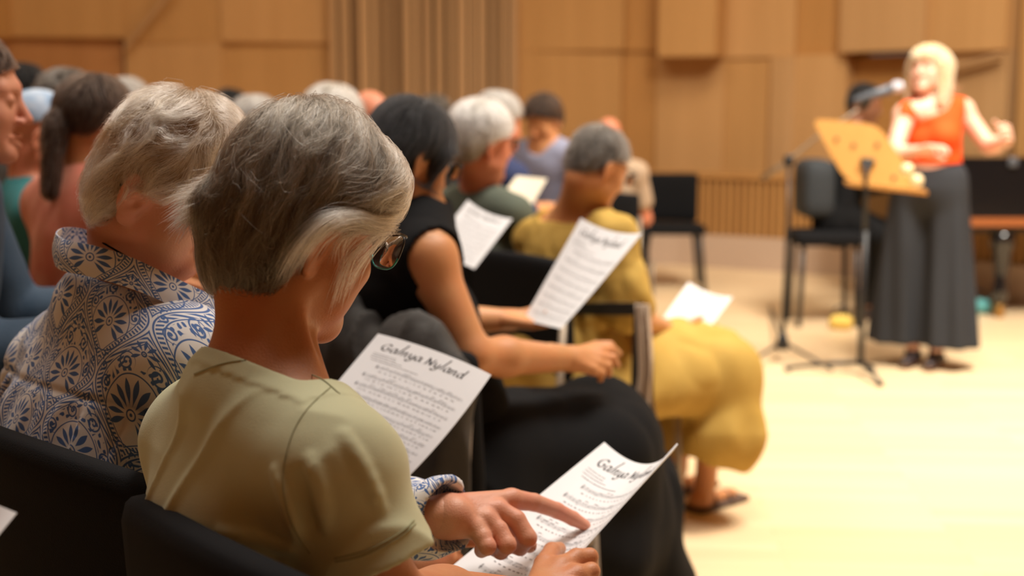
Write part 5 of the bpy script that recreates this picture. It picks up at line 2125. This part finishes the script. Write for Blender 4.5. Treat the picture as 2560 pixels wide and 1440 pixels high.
def jacket(p):
    q = (p - c0) @ np.stack([dj.r, dj.f, np.array([0, 0, 1.0])], 1)
    d = rc(q, (-.19, -.02, .80), (.19, -.02, .80), .06, .06, .8, np.array([0, 1.0, 0]))
    d = smin(d, rc(q, (-.12, -.04, .80), (-.13, -.05, .38), .13, .12, .42, np.array([0, 1.0, 0])), .05)
    d = smin(d, rc(q, (.14, -.04, .80), (.15, -.06, .30), .12, .10, .42, np.array([0, 1.0, 0])), .05)
    d = smin(d, rc(q, (-.22, -.05, .78), (-.25, -.09, .42), .055, .04), .03)
    d = smin(d, rc(q, (.22, -.03, .78), (.23, -.05, .36), .050, .038), .03)
    w = noise(q * [1, 1, .4], 17, 3)
    return d - .012 * np.clip(1 - 2 * np.abs(w), 0, 1)


V, F = surface(jacket, c0 + [-.42, -.42, .18], c0 + [.42, .42, .98], .007)
tag(mesh_np('jacket', V, F, None, M_jacket), 'charcoal jacket draped over the back of the chair of the black dress', 'jacket')

# empty chairs by the stage wall
for bx, d, yaw, lab in ((1668, 9.7, 182, 'empty black chair by the stage wall with a wide flat seat'), (1372, 6.9, 178, 'black chair back below the grey-blue shirt'),
                        (1520, 9.8, 184, 'empty black chair behind the head with cropped grey hair')):
    p = P(bx, 500, d)
    f = np.array([math.sin(math.radians(yaw)), math.cos(math.radians(yaw)), 0])
    top = P(bx, 432 if bx != 1372 else 418, d)[2]
    far = d > 9
    root = empty('stage_chair', (p[0], p[1] + .0, 0), lab, 'chair', 'black stage chairs')
    r = np.array([math.cos(math.radians(yaw)), -math.sin(math.radians(yaw)), 0])
    R = np.stack([r, f, np.array([0, 0, 1.0])], 1)
    b = np.array([p[0], p[1], 0])
    v, q = rbox(b + [0, 0, (top + (.47 if far else .62)) / 2], (.46, .05, top - (.47 if far else .62)), .02, R, (8, 3, 6), lambda V: V + np.stack([V[:, 0] * 0, .3 * V[:, 0] ** 2, V[:, 0] * 0], 1))
    MB().add(v, q).build('backrest', M_uph, root)
    v, q = rbox(b + f * .26 + [0, 0, .44 if far else .565], (.50, .48, .07), .03, R, (6, 6, 3))
    MB().add(v, q).build('seat', M_uph, root)
    for sx in (-.2, .2):
        for fy in (.04, .46):
            a = b + r * sx + f * fy
            MB().add(*tube([a + [0, 0, .43 if far else .56], a + r * sx * .2 + [0, 0, .0]], .018 if far else .012, 8)).build('leg', M_blackmetal, root)
        a = b + r * sx * .8
        MB().add(*tube([a + [0, 0, .43 if far else .55], a + [0, 0, .70]], .012, 8)).build('back_strut', M_blackmetal, root)

# ================================================================== music stand
st0 = PF(2150, 938)
M_desk = mat('blond_plywood', (.54, .255, .055), .5, var=(.58, .29, .07), vscale=8, stretch=(1, 1, .2))
stand = empty('music_stand', st0, 'music stand with a tilted blond wooden desk on a black pole, before the conductor', 'music stand')
dq = [P(2028, 296, 6.44), P(2196, 312, 6.26), P(2306, 474, 6.10), P(2114, 452, 6.30)]
dS = coons(dq[0], dq[1], dq[2], dq[3])
nd = nrm(np.cross(dq[1] - dq[0], dq[3] - dq[0]))
if nd @ (CAM - dq[0]) < 0:
    nd = -nd
V, F = [], []
N = 12
out = []
for i in range(48):                                        # rounded outline
    a = 2 * math.pi * i / 48
    c, s_ = math.cos(a), math.sin(a)
    out.append((.5 + .5 * math.copysign(abs(c) ** .28, c), .5 + .5 * math.copysign(abs(s_) ** .28, s_)))
V = [dS(u, v) + nd * .007 for u, v in out] + [dS(u, v) - nd * .007 for u, v in out]
F = [tuple(range(48)), tuple(range(48, 96))[::-1]] + [(i, i + 48, (i + 1) % 48 + 48, (i + 1) % 48) for i in range(48)]
desk = MB().add(V, F).build('desk', M_desk, stand, smooth=False)
bot = nrm(dq[2] - dq[3])
MB().add(*rbox((dq[2] + dq[3]) / 2 - nd * .03 + nrm(dq[3] - dq[0]) * .006, (np.linalg.norm(dq[2] - dq[3]) + .02, .075, .018), .006, np.stack([bot, nd, np.cross(bot, nd)], 1), (8, 4, 3))).build('ledge', M_desk, stand)
M_glint = mat('cream_glint', (.85, .68, .40), .35)
for px, py in ((2268, 424), (2292, 452)):  # cream blobs: reflections on the ledge corners, put into shape and colour
    c = P(px, py, 6.04)
    v, q = rbox(c, (.060, .060, .060), .029, None, (6, 6, 6))
    MB().add(v, q).build('ledge_glint', M_glint, stand)
for u, v in ((.22, .32), (.78, .35), (.72, .86), (.42, .40)):
    c = dS(u, v) + nd * .011
    a = nrm(dq[1] - dq[0])
    MB().add(*rbox(c, (.018, .018, .010), .004, np.stack([a, np.cross(nd, a), nd], 1), (3, 3, 2))).build('screw_plate', M_blackmetal, stand)
c = dS(.48, .66) + nd * .02
MB().add(*rbox(c, (.07, .035, .03), .01, np.stack([nrm(dq[1] - dq[0]), np.cross(nd, nrm(dq[1] - dq[0])), nd], 1), (5, 3, 3))).build('bracket', M_blackmetal, stand)
MB().add(*tube([c + nd * .01, c + nd * .01 + [0, 0, -.10], (st0[0], st0[1], P(2150, 600, 6.35)[2])], .012, 10)).build('upper_pole', M_blackmetal, stand)
MB().add(*tube([(st0[0], st0[1], P(2150, 600, 6.35)[2] + .05), (*st0[:2], .05)], .016, 12)).build('lower_pole', M_blackmetal, stand)
for px, py in ((1968, 925), (2200, 962), (2178, 925)):
    e = PF(px, py + 4)
    MB().add(*tube([(st0[0], st0[1], .065), (*(st0 * .55 + e * .45)[:2], .05), (*e[:2], .02)], [.013, .012, .010], 8)).build('foot', M_blackmetal, stand)
    v, q = rbox((*e[:2], .014), (.03, .03, .028), .008)
    MB().add(v, q).build('rubber_tip', M_blackmetal, stand)

# ================================================================== microphone on its boom stand
m0 = PF(1955, 905)
ms = empty('microphone_stand', m0, 'black boom microphone stand left of the wooden music stand', 'microphone stand')
jt = P(1972, 402, 6.66)
MB().add(*tube([(m0[0], m0[1], .10), (m0[0] + .01, m0[1], .75), jt], [.013, .012, .009], 10)).build('pole', M_blackmetal, ms)
MB().add(*tube([P(1905, 446, 6.72), jt, P(2040, 345, 6.62), P(2150, 272, 6.45)], [.015, .011, .009, .008], 10)).build('boom', M_tube, ms)
v, q = rbox(jt, (.05, .05, .06), .015)
MB().add(v, q).build('boom_clamp', M_blackmetal, ms)
MB().add(*tube([(m0[0], m0[1], .16), (m0[0], m0[1], .13), (m0[0], m0[1], .07)], [.012, .028, .036], 12)).build('leg_hub', M_blackmetal, ms)
for px, py in ((1845, 930), (2080, 930), (1925, 770)):
    e = PF(px, py)
    MB().add(*tube([(m0[0], m0[1], .11), (*e[:2], .012)], .008, 8)).build('leg', M_blackmetal, ms)
M_mic = mat('grey_metal', (.09, .10, .12), .5, metal=.1)
M_mesh = mat('silver_mesh', (.62, .65, .72), .35, metal=.6, bump=1.0, bscale=900)
ma, mb_ = P(2134, 254, 6.40), P(2228, 222, 6.33)
mic = empty('microphone', ma, 'grey handheld microphone with silver ball head, pointed at the conductor', 'microphone')
MB().add(*tube([ma, ma + (mb_ - ma) * .08, ma + (mb_ - ma) * .5, mb_], [.016, .020, .023, .026], 14)).build('handle', M_mic, mic)
v, q = rbox(P(2243, 217, 6.32), (.066, .058, .060), .028, None, (8, 8, 8))
MB().add(v, q).build('grille', M_mesh, mic)
MB().add(*tube([P(2150, 272, 6.45), P(2165, 262, 6.42), P(2172, 242, 6.39)], [.012, .020, .022], 10)).build('clip', M_blackmetal, ms)

# ================================================================== grand piano and stool
M_gloss = mat('piano_black', (.008, .008, .009), .12, coat=.6)
M_fall = mat('mahogany_strip', (.32, .10, .03), .3, coat=.4)
pc = P(2500, 480, 8.2)
pia = empty('grand_piano', (pc[0], pc[1], 0), 'black grand piano on turned legs behind the conductor', 'piano')
zt_, zb_ = P(2500, 392, 8.0)[2], P(2500, 545, 8.0)[2]
xl, xr_ = P(2240, 480, 8.0)[0], P(2240, 480, 8.0)[0] + 2.5
yf = 7.95
outl = [(xl, yf), (xr_, yf), (xr_, yf + .5), (xr_ - .6, yf + 1.0), (xr_ - 1.4, yf + 1.15), (xr_ - 2.0, yf + 1.45), (xl, yf + 1.45)]


def prism(outl, z0, z1, name, m, parent, r=0):
    n = len(outl)
    V = [(x, y, z0) for x, y in outl] + [(x, y, z1) for x, y in outl]
    return MB().add(V, [tuple(range(n))[::-1], tuple(range(n, 2 * n))] + [(i, (i + 1) % n, (i + 1) % n + n, i + n) for i in range(n)]).build(name, m, parent, smooth=False)


sm = spline([(x, y, 0) for x, y in outl[1:]], 5)
outl2 = [outl[0]] + [(q[0], q[1]) for q in sm]
prism(outl2, zb_, zt_ - .03, 'case', M_gloss, pia)
prism([(x * 1.0, y) for x, y in outl2], zt_ - .028, zt_, 'lid', M_gloss, pia)
prism([(xl + .10, yf - .012), (xr_ - .1, yf - .012), (xr_ - .1, yf + .1), (xl + .10, yf + .1)], zb_ - .05, zb_ + .005, 'key_slip', M_fall, pia)
prism([(xl, yf + .02), (xr_, yf + .02), (xr_, yf + .6), (xl, yf + .6)], zb_ - .09, zb_, 'bottom_frame', M_gloss, pia)
v, q = rbox(P(2530, 405, 7.93) + [0, -.02, 0], (.06, .03, .06), .014)
MB().add(v, q).build('lid_knob', M_mic, pia)
for lx, ly in ((P(2512, 600, 8.05)[0], 8.05), (P(2250, 600, 8.1)[0], 8.1), (xr_ - .5, yf + .8)):
    zz = zb_ - .08
    MB().add(*tube([(lx, ly, zz), (lx, ly, zz - .10), (lx, ly, zz - .13), (lx, ly, .22), (lx, ly, .19), (lx, ly, .12), (lx, ly, .09)], [.085, .080, .060, .040, .052, .050, .020], 14)).build('leg', M_gloss, pia)
    v, q = rbox((lx, ly, .045), (.05, .09, .09), .02)
    MB().add(v, q).build('caster', mat('brass', (.45, .25, .07), .35, metal=.8), pia)
ps = P(2062, 588, 7.85)
sto = empty('piano_stool', (ps[0], ps[1], 0), 'black padded stool under the pianist', 'stool')
v, q = rbox((ps[0], ps[1], ps[2] - .01), (.42, .36, .09), .03)
MB().add(v, q).build('seat', M_uph, sto)
for sx, sy in ((-.16, -.13), (.16, -.13), (.16, .13), (-.16, .13)):
    MB().add(*tube([(ps[0] + sx, ps[1] + sy, ps[2] - .04), (ps[0] + sx * 1.1, ps[1] + sy * 1.1, 0)], .017, 8)).build('leg', M_blackmetal, sto)
pb = P(2035, 470, 7.9)
v, q = rbox((pb[0], pb[1], pb[2]), (.20, .38, .36), .07, None, (6, 6, 6))
MB().add(v, q).build('backrest', mat('dark_slate_cloth', (.025, .03, .035), .8), sto)
for (px, py, sz, c, nm, lab) in ((2172, 772, (.20, .14, .17), (.12, .025, .02), 'bag', 'small dark red bag on the floor behind the music stand pole'),
                                 (2102, 822, (.14, .12, .09), (.70, .48, .10), 'pouch', 'small yellow pouch on the floor under the stands'),
                                 (2446, 782, (.16, .12, .10), (.10, .34, .34), 'cloth_bag', 'small teal cloth bag on the floor right of the conductor')):
    p = PF(px, py)
    v, q = rbox((p[0], p[1], sz[2] / 2), sz, .035, yawR(20), (6, 6, 6), lambda V: V * (1 - .25 * (V[:, 2:3] / .08).clip(0, 1)) * [1, 1, 1])
    v = np.array(v)
    v[:, 2] -= v[:, 2].min()
    o = MB().add(v, q)
    root = empty(nm, (p[0], p[1], 0), lab, 'bag')
    o.build('pouch_body' if nm == 'pouch' else 'bag_body', mat(nm + '_cloth', c, .8, bump=.4, bscale=80), root)
    MB().add(*tube(spline([p + [-.05, 0, sz[2] - .02], p + [-.03, 0, sz[2] + .04], p + [.03, 0, sz[2] + .04], p + [.05, 0, sz[2] - .02]], 4), .006, 6)).build('handle', M_blackmetal, root)
